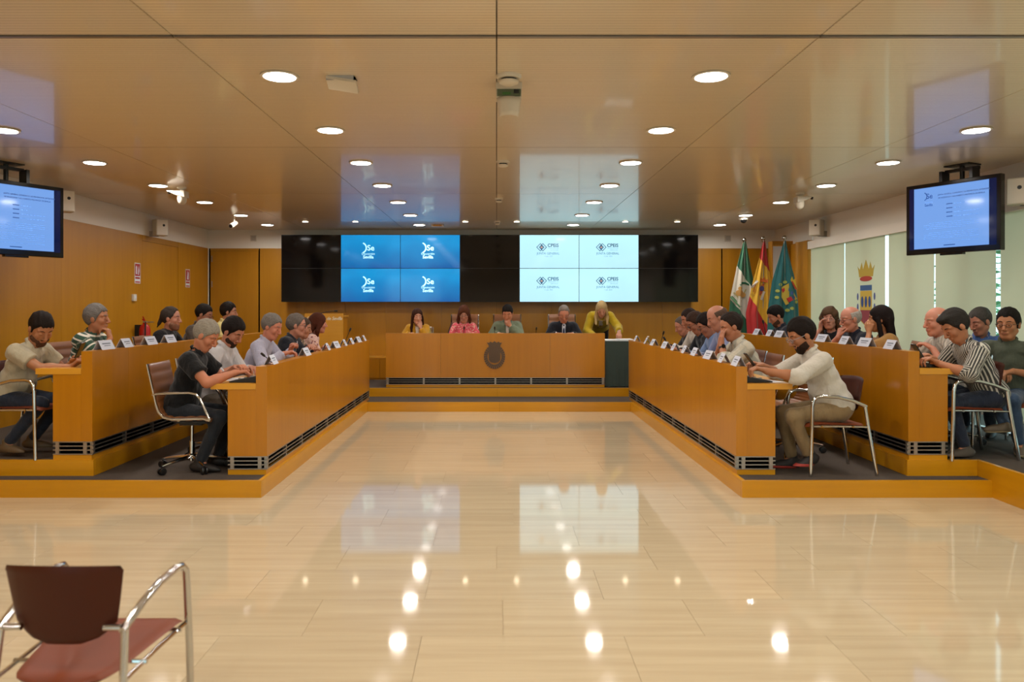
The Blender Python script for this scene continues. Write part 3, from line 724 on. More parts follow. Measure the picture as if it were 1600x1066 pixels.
speaker(101, 315, -4.93, 'white wall loudspeaker half hidden behind the left television', .75)
speaker(1276, 356, 4.78, 'white wall loudspeaker above the blind valance on the right', -.75)
speaker(1592, 300, 4.78, 'white wall loudspeaker at the right edge beside the television', -.75)
for (px, lab) in ((396.5, 'square white wall grille left of the video wall'), (1137, 'square white wall grille right of the video wall')):
    c = P(px, 372.5, YB+.018)
    d = thing('wall_grille', lab, 'wall grille', c, group='square grilles beside the video wall')
    MB().box(c.x-.055, c.x+.055, YB+.0, YB+.0195, c.z-.055, c.z+.055).build('frame', M['plwhite'], d, bevel=.003)
    for q in range(4): MB().box(c.x-.04, c.x+.04, YB-.004, YB+.0, c.z-.036+q*.02, c.z-.026+q*.02).build('louvre', M['alu'], d)
# signs, switch and extinguisher on the left wall
def wall_sign(px, py0, py1, label, fig):
    Y = abs(XL)*FPX/(VX-px); z1 = EYE-(py0-VY)*Y/FPX; z0 = EYE-(py1-VY)*Y/FPX; hw = .085
    d = thing('fire_sign', label, 'sign', (XL, Y, (z0+z1)/2), group='red fire signs on the left wall')
    MB().box(XL+.0005, XL+.004, Y-hw, Y+hw, z0, z1).build('plate', M['paper'], d)
    H = z1-z0
    MB().box(XL+.004, XL+.0048, Y-hw+.01, Y+hw-.01, z0+H*.36, z1-.012).build('red_field', M['redprint'], d)
    w_ = MB(); F = lambda a, b, k: (XL+.0048+k, Y+a, z0+H*b)
    if fig == 0:
        w_.prism([(-.05, .45), (-.015, .45), (-.015, .80), (-.03, .88), (-.05, .80)], F, 0, .0006)
        w_.prism([(.01, .42), (.03, .42), (.05, .62), (.035, .88), (.02, .7)], F, 0, .0006)
    else:
        w_.prism([(-.03, .45), (.03, .42), (.03, .80), (0, .9), (-.01, .7)], F, 0, .0006)
    w_.build('pictogram', M['paper'], d)
    MB().box(XL+.004, XL+.0048, Y-hw+.015, Y+hw-.015, z0+H*.22, z0+H*.31).build('caption_bar', M['redprint'], d)
    MB().box(XL+.004, XL+.0048, Y-hw+.015, Y+hw-.015, z0+H*.04, z0+H*.10).build('caption_bar', M['redprint'], d)
wall_sign(214.5, 411, 443, 'red and white fire equipment sign nearer the left television', 0)
wall_sign(293, 421, 449, 'red and white fire equipment sign nearer the back corner', 1)
Y = abs(XL)*FPX/(VX-208)
d = thing('wall_thermostat', 'small cream wall box below the nearer red sign', 'thermostat', (XL, Y, 1.63))
MB().box(XL+.0005, XL+.03, Y-.045, Y+.045, 1.585, 1.68).build('casing', M['plwhite'], d, bevel=.004)
MB().box(XL+.03, XL+.033, Y-.03, Y+.03, 1.62, 1.66).build('face', M['paper'], d)
Y = 10.85; ex = XL+.13
d = thing('fire_extinguisher', 'red fire extinguisher hung on the left wall behind the desks', 'extinguisher', (ex, Y, .85))
MB().lathe([(.01, .86), (.072, .87), (.075, .9), (.075, 1.18), (.06, 1.235), (.028, 1.26), (.026, 1.28)], c=(ex, Y, 0), n=22).build('cylinder', M['red'], d, smooth=True)
MB().lathe([(.0765, .98), (.0765, 1.10)], c=(ex, Y, 0), n=22).build('label_band', M['paper'], d, smooth=True)
MB().box(ex-.02, ex+.02, Y-.02, Y+.02, 1.28, 1.305).build('valve', M['alu'], d)
MB().tube([(ex, Y, 1.30), (ex, Y-.07, 1.33)], .009).tube([(ex, Y, 1.315), (ex, Y-.06, 1.365)], .008).build('handle', M['red'], d, smooth=True)
MB().tube([(ex, Y+.02, 1.29), (ex+.05, Y-.09, 1.26), (ex+.05, Y-.1, 1.1), (ex+.04, Y-.09, .95)], .010).build('hose', M['black'], d, smooth=True)
MB().box(XL+.0005, ex-.04, Y-.03, Y+.03, 1.0, 1.25).build('wall_bracket', M['black'], d)
# ================================================================ flags
def flag(pxp, topy, Y, left, right, label, bands, group='flags in the far right corner'):
    """left/right: (y_px, x_px) outlines of the hanging cloth at depth Y"""
    base = P(pxp, 600, Y); base.z = T2
    d = thing('standing_flag', label, 'flag', base, group=group)
    zt_ = EYE-(topy-VY)*Y/FPX
    MB().tube([(base.x, Y, T2+.03), (base.x, Y, zt_)], .014, 12).build('pole', M['alu'], d, smooth=True)
    MB().lathe([(.14, T2), (.14, T2+.02), (.03, T2+.05), (.016, T2+.08)], c=(base.x, Y, 0), n=24).build('base', M['chrome'], d, smooth=True)
    MB().sph((base.x, Y, zt_+.035), .036, 16, 10).lathe([(.016, zt_-.03), (.024, zt_-.01), (.014, zt_+.005)], c=(base.x, Y, 0), n=14).build('finial', M['chrome'], d, smooth=True)
    ys = [a for a, b in left]; L = [b for a, b in left]; yr = [a for a, b in right]; Rr = [b for a, b in right]
    y0, y1 = max(ys[0], yr[0]), min(ys[-1], yr[-1])
    def fn(u, v):
        py = y0+(y1-y0)*v; a = np.interp(py, ys, L); b = np.interp(py, yr, Rr)
        q = P(a+(b-a)*u, py, Y); amp = .012+.055*v
        q.y += -.05*v-.01+amp*math.sin(u*PI*4.2+v*1.3)*.8+amp*.35*math.sin(u*PI*9+2)
        return q
    m = mat('flag cloth '+label[:24], bands[0], .75, sheen=.3); t = NT(m)
    tc = t.n('ShaderNodeTexCoord'); sx = t.n('ShaderNodeSeparateXYZ'); t.l(tc.outputs['Object'], sx.inputs[0])
    cur = col(bands[0])
    for (p1, p2, c) in bands[1]:      # below the line through two pixels the colour changes
        A, B = P(p1[0], p1[1], Y)-base, P(p2[0], p2[1], Y)-base
        k = (B.z-A.z)/(B.x-A.x); zz = t.math('MULTIPLY_ADD', sx.outputs[0], k, A.z-k*A.x)
        f = t.math('LESS_THAN', sx.outputs[2], zz); cur = t.mix(f, cur, col(c))
    if bands[1]: t.l(cur, t.b.inputs['Base Color'])
    MB().grid(fn, 44, 60).build('cloth', m, d, smooth='all', solid=.003)
    def emb(name, cx_, cy_, polys, c, lift=.006):
        """polys in pixels about the centre, laid on the folds"""
        mb = MB()
        for pl in polys:
            pts = []
            for (a, b) in pl:
                X_, Y_ = cx_+a, cy_+b
                v = (Y_-y0)/(y1-y0); aa = np.interp(Y_, ys, L); bb = np.interp(Y_, yr, Rr); q = fn((X_-aa)/(bb-aa), v); pts.append(q)
            yf = min(p.y for p in pts)-lift
            n = len(pts); vs = [(p.x, yf-.003*0+(p.y-min(q.y for q in pts))*.6, p.z) for p in pts]
            vs += [(p[0], p[1]+.003, p[2]) for p in vs]
            mb.add(vs, [tuple(range(n)), tuple(range(2*n-1, n-1, -1))]+[(i, n+i, n+(i+1) % n, (i+1) % n) for i in range(n)])
        o_ = mb.build(name, mat('embroidery '+c, c, .7), d)
        if len(polys) > 1: o_['kind'] = 'stuff'
    return d, emb
def ell(cx_, cy_, a, b, n=14, rot=0): return [(cx_+a*math.cos(t)*math.cos(rot)-b*math.sin(t)*math.sin(rot), cy_+a*math.cos(t)*math.sin(rot)+b*math.sin(t)*math.cos(rot)) for t in [2*PI*i/n for i in range(n)]]
def rq(cx_, cy_, a, b, rot=0):
    return [(cx_+x*math.cos(rot)-y*math.sin(rot), cy_+x*math.sin(rot)+y*math.cos(rot)) for x, y in ((-a, -b), (a, -b), (a, b), (-a, b))]
GR, WH = '#1E5A3E', '#C9C3B4'
d, e = flag(1163, 378, 12.85, [(376, 1162), (417, 1151), (465, 1141), (520, 1136), (600, 1134)], [(376, 1165), (430, 1175), (470, 1184), (520, 1188), (600, 1192)], 'green and white flag, leftmost of the three standing flags', (GR, [((1151, 415), (1177, 455), WH), ((1141, 468), (1182, 520), GR)]))
e('crest_columns', 1154, 461, [rq(-3, 3, 1.2, 9, -.7), rq(7, -2, 1.1, 8, .5)], '#A99A6A'); e('crest_figure', 1154, 458, [ell(0, 0, 6, 5), ell(5, 3, 5, 4), ell(1, -7, 3, 3)], '#B98A4A', .009)
e('crest_arch', 1160, 445, [[(-6, 0), (-2, -4), (4, -4), (9, -1), (9, 2), (3, -1), (-2, -1), (-4, 2)]], GR); e('crest_ribbon', 1147, 472, [rq(0, 0, 1.3, 11, -.72), rq(3, -1, .8, 11, -.72)], '#4F7A55')
RD, YL = '#B32020', '#D9A92A'
d, e = flag(1192.5, 376, 12.75, [(376, 1192), (405, 1186), (440, 1176), (490, 1165), (515, 1167), (600, 1170)], [(376, 1195), (405, 1199), (440, 1204), (470, 1206), (520, 1207), (600, 1208)], 'red and yellow flag with shield, middle of the three standing flags', (RD, [((1185, 401), (1201, 424), YL), ((1170, 461), (1201, 516), RD)]))
e('crest_shield', 1185, 450, [rq(0, 0, 7, 8, .25), rq(-1, 7, 5, 4, .25)], '#B5502E'); e('crest_center', 1189, 451, [ell(0, 0, 4, 4)], '#4A4A86', .009)
e('crest_star', 1190, 450, [ell(0, 0, 2, 2, 8)], '#15151C', .012); e('crest_crown', 1192, 437, [[(-6, 3), (6, 5), (6, -1), (3, 1), (1, -4), (-2, 0), (-5, -3)]], '#C0602A')
e('crest_pillar', 1178, 444, [rq(0, 0, 1.7, 7, .7), rq(13, 18, 1.6, 7, .35)], '#CFC6BC'); e('crest_stripes', 1177, 455, [rq(-1, -3, .8, 5, .25), rq(2, -3, .8, 5, .25), rq(-2, 6, 3, 2, .7)], '#C79A2A', .010)
TL = '#0E5A5E'
d, e = flag(1225.5, 375, 11.95, [(376, 1225), (400, 1218), (440, 1206), (480, 1200), (600, 1196)], [(376, 1227.5), (400, 1232), (430, 1240), (470, 1246), (520, 1249), (600, 1252)], 'teal flag with coloured shield, rightmost of the three standing flags', (TL, []))
e('crest_field', 1229, 460, [rq(0, 0, 10, 14, -.5)], '#BFA23E'); e('crest_quarters', 1229, 460, [rq(-5, -6, 3.5, 3.5, -.5), rq(3, 8, 3.5, 3.5, -.5)], '#B0222A', .009)
e('crest_figures', 1229, 460, [ell(1, -7, 2, 3), ell(6, -2, 2, 3), ell(-3, 3, 2, 2), ell(9, 5, 2, 3)], '#39508A', .009); e('crest_chain', 1229, 460, [ell(-16, -5, 3, 2.5), ell(-17, 5, 3, 2.5), ell(-11, -15, 3, 2.5), ell(-3, -19, 3.5, 2.5), ell(6, 22, 3, 2.5), ell(0, 25, 3.5, 2.5), ell(14, 12, 2, 2.5)], '#9AA04A')
e('crest_crown', 1239, 444, [[(-6, -6), (-3, -12), (-1, -6), (2, -8), (5, 4), (3, 8)]], '#C8A92E'); e('crest_band', 1239, 446, [rq(0, 0, 1.4, 7, -.5)], '#B8401E', .010)
# ================================================================ chairs
def office_chair(label, group):
    t = thing('office_chair', label, 'chair', (0, 0, 0), group=group)
    prof = [(-.285, .905), (-.262, .80), (-.235, .68), (-.212, .58), (-.190, .515), (-.150, .470), (-.080, .452), (.05, .455), (.17, .458), (.225, .440)]
    pp = []
    for i in range(len(prof)-1):
        for k in range(6): f = k/6; pp.append(Vector((prof[i][0]*(1-f)+prof[i+1][0]*f, prof[i][1]*(1-f)+prof[i+1][1]*f)))
    pp.append(Vector(prof[-1])); n = len(pp)
    def side(s):
        def fn(u, v):
            i = min(n-2, int(u*(n-1))); f = u*(n-1)-i; p = pp[i].lerp(pp[i+1], f); tt = (pp[i+1]-pp[i]).normalized(); nn = Vector((-tt.y, tt.x))
            if nn.x < 0 and u < .5: nn = -nn
            if nn.y < 0 and u >= .5: nn = -nn
            th = .010+.008*abs(math.sin(u*n*PI/4.5))
            q = p+nn*th*s; return (q.x, -.215+.43*v, q.y)
        return fn
    # seat and back: ribbed leather sling, split in two parts
    def part(nm, u0, u1):
        mb = MB()
        a = side(1); b = side(-1)
        N = 40
        mb.grid(lambda u, v: a(u0+(u1-u0)*u, v), N, 3).grid(lambda u, v: b(u0+(u1-u0)*u, v), N, 3)
        for vv in (0, 1): mb.grid(lambda u, v: Vector(a(u0+(u1-u0)*u, vv)).lerp(Vector(b(u0+(u1-u0)*u, vv)), v), N, 1)
        mb.grid(lambda u, v: Vector(a(u0, v)).lerp(Vector(b(u0, v)), u), 1, 3).grid(lambda u, v: Vector(a(u1, v)).lerp(Vector(b(u1, v)), u), 1, 3)
        mb.build(nm, M['leather'], t, world=False, smooth='all')
    part('backrest', 0, .52); part('seat', .52, 1)
    for s in (-1, 1):
        y = s*.228
        MB().tube([(p.x, y, p.y) for p in pp[::3]]+[(pp[-1].x, y, pp[-1].y)], .011, 8).build('side_rail', M['chrome'], t, world=False, smooth=True)
        MB().tube([(-.238, y, .655), (-.19, y*1.04, .665), (.06, y*1.06, .672), (.115, y*1.06, .66), (.15, y*1.05, .62), (.225, y*1.02, .445)], .010, 8).build('armrest', M['chrome'], t, world=False, smooth=True)
    MB().tube([(-.28, -.228, .895), (-.285, .228, .895)], .009, 8).tube([(-.03, -.228, .445), (-.03, .228, .445)], .012, 8).build('cross_bar', M['chrome'], t, world=False)
    MB().box(-.09, .10, -.05, .05, .375, .43).build('tilt_mechanism', M['black'], t, world=False, bevel=.008)
    MB().lathe([(.014, .20), (.014, .38)], n=12).lathe([(.022, .10), (.022, .24)], n=12).lathe([(.034, .075), (.034, .125), (.024, .135)], n=16).build('gas_column', M['chrome'], t, world=False, smooth=True)
    for k in range(5):
        a = 2*PI*k/5+.35; R = Matrix.Rotation(a, 3, 'Z')
        f = lambda x, y, z: R@Vector((x, y, z))
        b_ = MB(); b_.tube([f(.02, 0, .105), f(.12, 0, .098), f(.24, 0, .082), f(.285, 0, .072)], .014, 8, rr=[.020, .017, .012, .010])
        leg = b_.build('base_leg', M['chrome'], t, world=False, smooth=True)
        c_ = MB()
        for s in (-1, 1): c_.lathe([(.012, s*.008), (.028, s*.008), (.030, s*.014), (.028, s*.024), (.012, s*.026)], c=f(.285, 0, .031), n=16, axis='y', R=R)
        c_.tube([f(.285, 0, .075), f(.285, 0, .03)], .006, 6).build('caster', M['black'], leg, world=False, smooth=True)
    return t
def visitor_chair(label, group, fore=False):
    t = thing('visitor_chair', label, 'chair', (0, 0, 0), group=group)
    def seat(u, v, s):
        x = -.30+.53*u; w_ = (.165+.065*min(1, u*1.25))*(1-.14*max(0, u-.82)/.18*0)
        if u < .18: w_ *= math.sqrt(max(.0, 1-((.18-u)/.18)**2))*.5+.5
        if u > .90: w_ *= 1-.12*((u-.9)/.1)**2
        y = (2*v-1)*w_; cz = .425-.018*math.cos((2*v-1)*1.3)*math.sin(u*PI)-.03*max(0, u-.85)/.15-.030*(1-u)**2
        return (x, y, cz+(s*.013 if 0 < v < 1 and 0 < u < 1 else 0))
    MB().grid(lambda u, v: seat(u, v, 1), 16, 14).grid(lambda u, v: seat(u, v, -1), 16, 14).build('seat', M['leather2'], t, world=False, smooth='all')
    def back(u, v, s):
        hw = .158+.052*u**.75 if u > .25 else (.06+.098*math.sqrt(u/.25))+.052*u**.75
        if u > .93: hw -= .012*((u-.93)/.07)**2
        y = (2*v-1)*hw; z = .505+.285*u+(-.012*(2*v-1)**2 if u > .9 else 0)
        return (-.245-.045*u+.045*(y/.2)**2+s*(.006 if 0 < v < 1 and 0 < u < 1 else 0), y, z)
    MB().grid(lambda u, v: back(u, v, 1), 16, 16).grid(lambda u, v: back(u, v, -1), 16, 16).build('backrest', M['shellback'], t, world=False, smooth='all')
    for s in (-1, 1):
        y = s*.240
        MB().tube([(.215, y*1.04, 0), (.205, y*1.03, .30), (.195, y, .56), (.185, y, .615), (.155, y*.99, .642), (.11, y*.98, .648), (-.02, y*.96, .640), (-.14, y*.93, .610), (-.235, y*.90, .572), (-.262, y*.89, .560)], .0145, 12).build('arm_and_front_leg', M['chrome'], t, world=False, smooth=True)
        MB().tube([(-.250, y*.90, .562), (-.275, y*.93, .38), (-.335, y*1.0, 0)], .0140, 12).build('rear_leg', M['chrome'], t, world=False, smooth=True)
        MB().tube([(-.250, y*.93, .566), (-.248, y*.6, .566)], .012, 10).build('back_bracket', M['chrome'], t, world=False, smooth=True)
        MB().tube([(.202, y, .405), (-.02, y*.95, .402), (-.268, y*.93, .395)], .008, 8).build('side_rail', M['chrome'], t, world=False, smooth=True)
    MB().tube([(.12, -.25, .404), (.12, .25, .404)], .009, 8).tube([(-.14, -.24, .400), (-.14, .24, .400)], .009, 8).build('cross_bar', M['chrome'], t, world=False)
    return t
GO = 'brown ribbed leather office chairs at the desks'; GV = 'chrome visitor chairs with red brown seats'
proto_o = office_chair('tan ribbed office chair on casters with chrome arms under the man in the black polo', GO)
proto_v = visitor_chair('red brown chair with chrome arms standing alone in the left foreground', GV)
CH = {'o': [proto_o, 0], 'v': [proto_v, 0]}
def place_chair(kind, x, y, z, rz, label, s=1.0):
    p, used = CH[kind]
    c = p if not used else copy_tree(p)
    CH[kind][1] = 1
    c.location = (x, y, z); c.rotation_euler = (0, 0, rz); c.scale = (s, s, s); c['label'] = label
    return c
# ================================================================ people: signed distance figures
def frame(fwd, up=Vector((0, 0, 1))):
    f = Vector(fwd).normalized(); l = up.cross(f)
    l = l.normalized() if l.length > 1e-5 else Vector((0, 1, 0))
    return np.array([list(f), list(l), list(f.cross(l))]).T
class SDF:
    def __init__(s): s.S = []
    def cap(s, a, b, ra, rb=None, k=.02, clip=None, cut=False, flat=1.0, fr=None):
        s.S.append(('cap', np.array(a, float), np.array(b, float), ra, ra if rb is None else rb, k, clip, cut)); return s
    def ell(s, c, r, R=None, k=.02, clip=None, cut=False):
        s.S.append(('ell', np.array(c, float), np.array(r, float), np.eye(3) if R is None else np.array(R), None, k, clip, cut)); return s
    def fn(s, c, rad, f, k=.004, cut=False):
        s.S.append(('fn', np.array(c, float), rad, f, None, k, None, cut)); return s
    def bounds(s):
        lo = np.full(3, 1e9); hi = -lo
        for q in s.S:
            if q[7]: continue
            a, b = s.bb(q); lo = np.minimum(lo, a); hi = np.maximum(hi, b)
        return lo, hi
    def bb(s, q):
        if q[0] == 'cap': r = max(q[3], q[4]); return np.minimum(q[1], q[2])-r, np.maximum(q[1], q[2])+r
        if q[0] == 'ell':
            e = np.abs(q[3])@q[2]; return q[1]-e, q[1]+e
        return q[1]-q[2], q[1]+q[2]
    def mesh(s, vox, fine=(), fvox=None, noise=0.0, seed=0):
        lo, hi = s.bounds(); lo = lo-2.2*vox; hi = hi+2.2*vox; ax = []
        for i in range(3):
            x = lo[i]; L = [x]
            while x < hi[i]:
                st = vox
                for (a, b) in fine:
                    if a[i]-vox < x < b[i]: st = fvox
                x += st; L.append(x)
            ax.append(np.array(L, np.float32))
        D = np.full([len(a) for a in ax], .5, np.float32); mv = max(vox, fvox or 0)*2.5
        for q in s.S:
            k = q[5]; a, b = s.bb(q); a = a-k-mv; b = b+k+mv; sl = []
            for i in range(3): sl.append(slice(max(0, np.searchsorted(ax[i], a[i])-1), np.searchsorted(ax[i], b[i])+1))
            sl = tuple(sl); X_, Y_, Z_ = ax[0][sl[0]][:, None, None], ax[1][sl[1]][None, :, None], ax[2][sl[2]][None, None, :]
            if min(X_.size, Y_.size, Z_.size) == 0: continue
            if q[0] == 'cap':
                A, B = q[1], q[2]; v = B-A; L2 = max(1e-9, float(v@v))
                px, py, pz = X_-A[0], Y_-A[1], Z_-A[2]
                h = np.clip((px*v[0]+py*v[1]+pz*v[2])/L2, 0, 1)
                d = np.sqrt((px-h*v[0])**2+(py-h*v[1])**2+(pz-h*v[2])**2)-(q[3]+(q[4]-q[3])*h)
            elif q[0] == 'ell':
                px, py, pz = X_-q[1][0], Y_-q[1][1], Z_-q[1][2]; R = q[3]; r = q[2]
                c = [px*R[0, i]+py*R[1, i]+pz*R[2, i] for i in range(3)]
                k0 = np.sqrt((c[0]/r[0])**2+(c[1]/r[1])**2+(c[2]/r[2])**2); k1 = np.sqrt((c[0]/r[0]**2)**2+(c[1]/r[1]**2)**2+(c[2]/r[2]**2)**2)
                d = k0*(k0-1)/np.maximum(k1, 1e-6)
            else: d = q[3](X_, Y_, Z_)
            if q[6]:
                for (pt, nn) in q[6]:
                    nn = np.array(nn, float); nn = nn/np.linalg.norm(nn)
                    d = np.maximum(d, (X_-pt[0])*nn[0]+(Y_-pt[1])*nn[1]+(Z_-pt[2])*nn[2])
            sub = D[sl]
            if q[7]:
                h = np.clip(.5-.5*(sub+d)/k, 0, 1); D[sl] = sub*(1-h)-d*h+k*h*(1-h)
            else:
                h = np.clip(.5+.5*(d-sub)/k, 0, 1); D[sl] = d*(1-h)+sub*h-k*h*(1-h)
        if noise:
            X_, Y_, Z_ = ax[0][:, None, None], ax[1][None, :, None], ax[2][None, None, :]
            D = D+noise*(np.sin(X_*31+Z_*47+seed+2*np.sin(Y_*19+seed))+.7*np.sin(Y_*43-Z_*29+X_*17+seed*2))
        return s.nets(D, ax)
    @staticmethod
    def nets(D, ax):
        sg = D < 0; nx, ny, nz = D.shape
        cnt = np.zeros((nx-1, ny-1, nz-1), np.int8); off = [(i, j, k) for i in (0, 1) for j in (0, 1) for k in (0, 1)]
        for (i, j, k) in off: cnt += sg[i:nx-1+i, j:ny-1+j, k:nz-1+k]
        act = (cnt > 0) & (cnt < 8); I = np.argwhere(act)
        if len(I) == 0: return np.zeros((0, 3)), np.zeros((0, 4), int)
        idx = np.full(act.shape, -1, np.int64); idx[act] = np.arange(len(I))
        V = np.stack([D[I[:, 0]+i, I[:, 1]+j, I[:, 2]+k] for (i, j, k) in off], 1)
        acc = np.zeros((len(I), 3)); n = np.zeros(len(I)); oa = np.array(off, float)
        for a in range(8):
            for b in range(a+1, 8):
                if np.abs(oa[a]-oa[b]).sum() != 1: continue
                m = (V[:, a] < 0) != (V[:, b] < 0); t = V[:, a]/np.where(m, V[:, a]-V[:, b], 1)
                p = oa[a]+(oa[b]-oa[a])*t[:, None]; acc[m] += p[m]; n[m] += 1
        loc = acc/n[:, None]
        P_ = np.stack([ax[i][I[:, i]]+loc[:, i]*(ax[i][I[:, i]+1]-ax[i][I[:, i]]) for i in range(3)], 1)
        F = []
        for axn in range(3):
            o1, o2 = (axn+1) % 3, (axn+2) % 3
            s0 = [slice(0, d) for d in D.shape]; s1 = list(s0); s0[axn] = slice(0, D.shape[axn]-1); s1[axn] = slice(1, D.shape[axn])
            a_, b_ = sg[tuple(s0)], sg[tuple(s1)]
            e = np.argwhere(a_ != b_)
            ok = (e[:, o1] >= 1) & (e[:, o2] >= 1) & (e[:, o1] < D.shape[o1]-1) & (e[:, o2] < D.shape[o2]-1); e = e[ok]
            if len(e) == 0: continue
            inside = a_[e[:, 0], e[:, 1], e[:, 2]]
            def g(d1, d2):
                c = e.copy(); c[:, o1] -= d1; c[:, o2] -= d2; return idx[c[:, 0], c[:, 1], c[:, 2]]
            q = np.stack([g(1, 1), g(0, 1), g(0, 0), g(1, 0)], 1)
            q[~inside] = q[~inside][:, ::-1]; F.append(q)
        return P_, np.concatenate(F)
def np_mesh(name, V, F, m, parent, attrs=None, smooth=True):
    me = bpy.data.meshes.new(name); me.vertices.add(len(V)); me.vertices.foreach_set('co', np.ascontiguousarray(V, np.float32).ravel())
    me.loops.add(F.size); me.polygons.add(len(F)); me.loops.foreach_set('vertex_index', F.astype(np.int32).ravel())
    me.polygons.foreach_set('loop_start', np.arange(0, F.size, 4, dtype=np.int32))
    me.polygons.foreach_set('use_smooth', [smooth]*len(F)); me.update(calc_edges=True); me.validate()
    me.materials.append(m)
    if attrs is not None:
        for k, a in attrs.items():
            at = me.attributes.new(k, 'FLOAT', 'POINT'); at.data.foreach_set('value', a.astype(np.float32))
    o = bpy.data.objects.new(name, me); C.objects.link(o); o.parent = parent; return o
def skin_mat(c):
    k = 'skin '+c
    if k in MC: return MC[k]
    m = mat(k, c, .5, spec=.35); m.node_tree.nodes['Principled BSDF'].inputs['Subsurface Weight'].default_value = .08
    m.node_tree.nodes['Principled BSDF'].inputs['Subsurface Scale'].default_value = .02
    t = NT(m); n = t.noise(t.coord(), 9, 2); t.l(t.mix(n, tuple(x*.86 for x in lin(c))+(1,), col(c)), t.b.inputs['Base Color']); return m
def hair_mat(c):
    k = 'hair '+c
    if k in MC: return MC[k]
    m = mat(k, c, .7, spec=.12); t = NT(m); n = t.noise(t.coord(scale=(.35, 1.3, 1)), 120, 4)
    t.l(t.mix(n, tuple(x*.4 for x in lin(c))+(1,), tuple(min(1, x*1.35) for x in lin(c))+(1,)), t.b.inputs['Base Color']); t.bump(n, .9, .006); return m
def cloth_mat(c, pat=None, c2=None, period=.03, duty=.5):
    k = 'cloth %s %s %s %s' % (c, pat, c2, period)
    if k in MC: return MC[k]
    m = mat(k, c, .85, spec=.2, sheen=.15); t = NT(m)
    n = t.noise(t.coord(), 14, 3); t.bump(t.noise(t.coord(scale=(1, 1, .6)), 17, 3), .6, .03)
    if pat in ('v', 'h'):
        at = t.n('ShaderNodeAttribute', attribute_name='su' if pat == 'v' else 'sv')
        f = t.math('LESS_THAN', t.math('FRACT', t.math('MULTIPLY', at.outputs['Fac'], 1/period)), duty)
        t.l(t.mix(f, col(c), col(c2)), t.b.inputs['Base Color'])
    elif pat == 'floral':
        v = t.n('ShaderNodeTexVoronoi'); v.inputs['Scale'].default_value = 1/period; t.l(t.coord(), v.inputs[0])
        f = t.math('LESS_THAN', v.outputs['Distance'], duty)
        n2 = t.noise(t.coord(), 30, 2)
        cc = t.mix(f, col(c), col(c2)); t.l(t.mix(t.math('GREATER_THAN', n2, .58), cc, col('#C9A08A') if c2 != '#F0C8C0' else col('#E9B0A8')), t.b.inputs['Base Color'])
    else: t.l(t.mix(n, tuple(x*.88 for x in lin(c))+(1,), col(c)), t.b.inputs['Base Color'])
    return m
def ik(sh, tg, l1, l2, hint):
    sh, tg = Vector(sh), Vector(tg); v = tg-sh; d = v.length; dmax = (l1+l2)*.995
    if d > dmax: tg = sh+v*(dmax/d); v = tg-sh; d = dmax
    a = (l1*l1-l2*l2+d*d)/(2*d); h = math.sqrt(max(0, l1*l1-a*a)); u = v/d
    hp = Vector(hint)-u*Vector(hint).dot(u); hp = hp.normalized() if hp.length > 1e-4 else Vector((0, 0, -1))
    return sh+u*a+hp*h, tg
SKELETONS = []
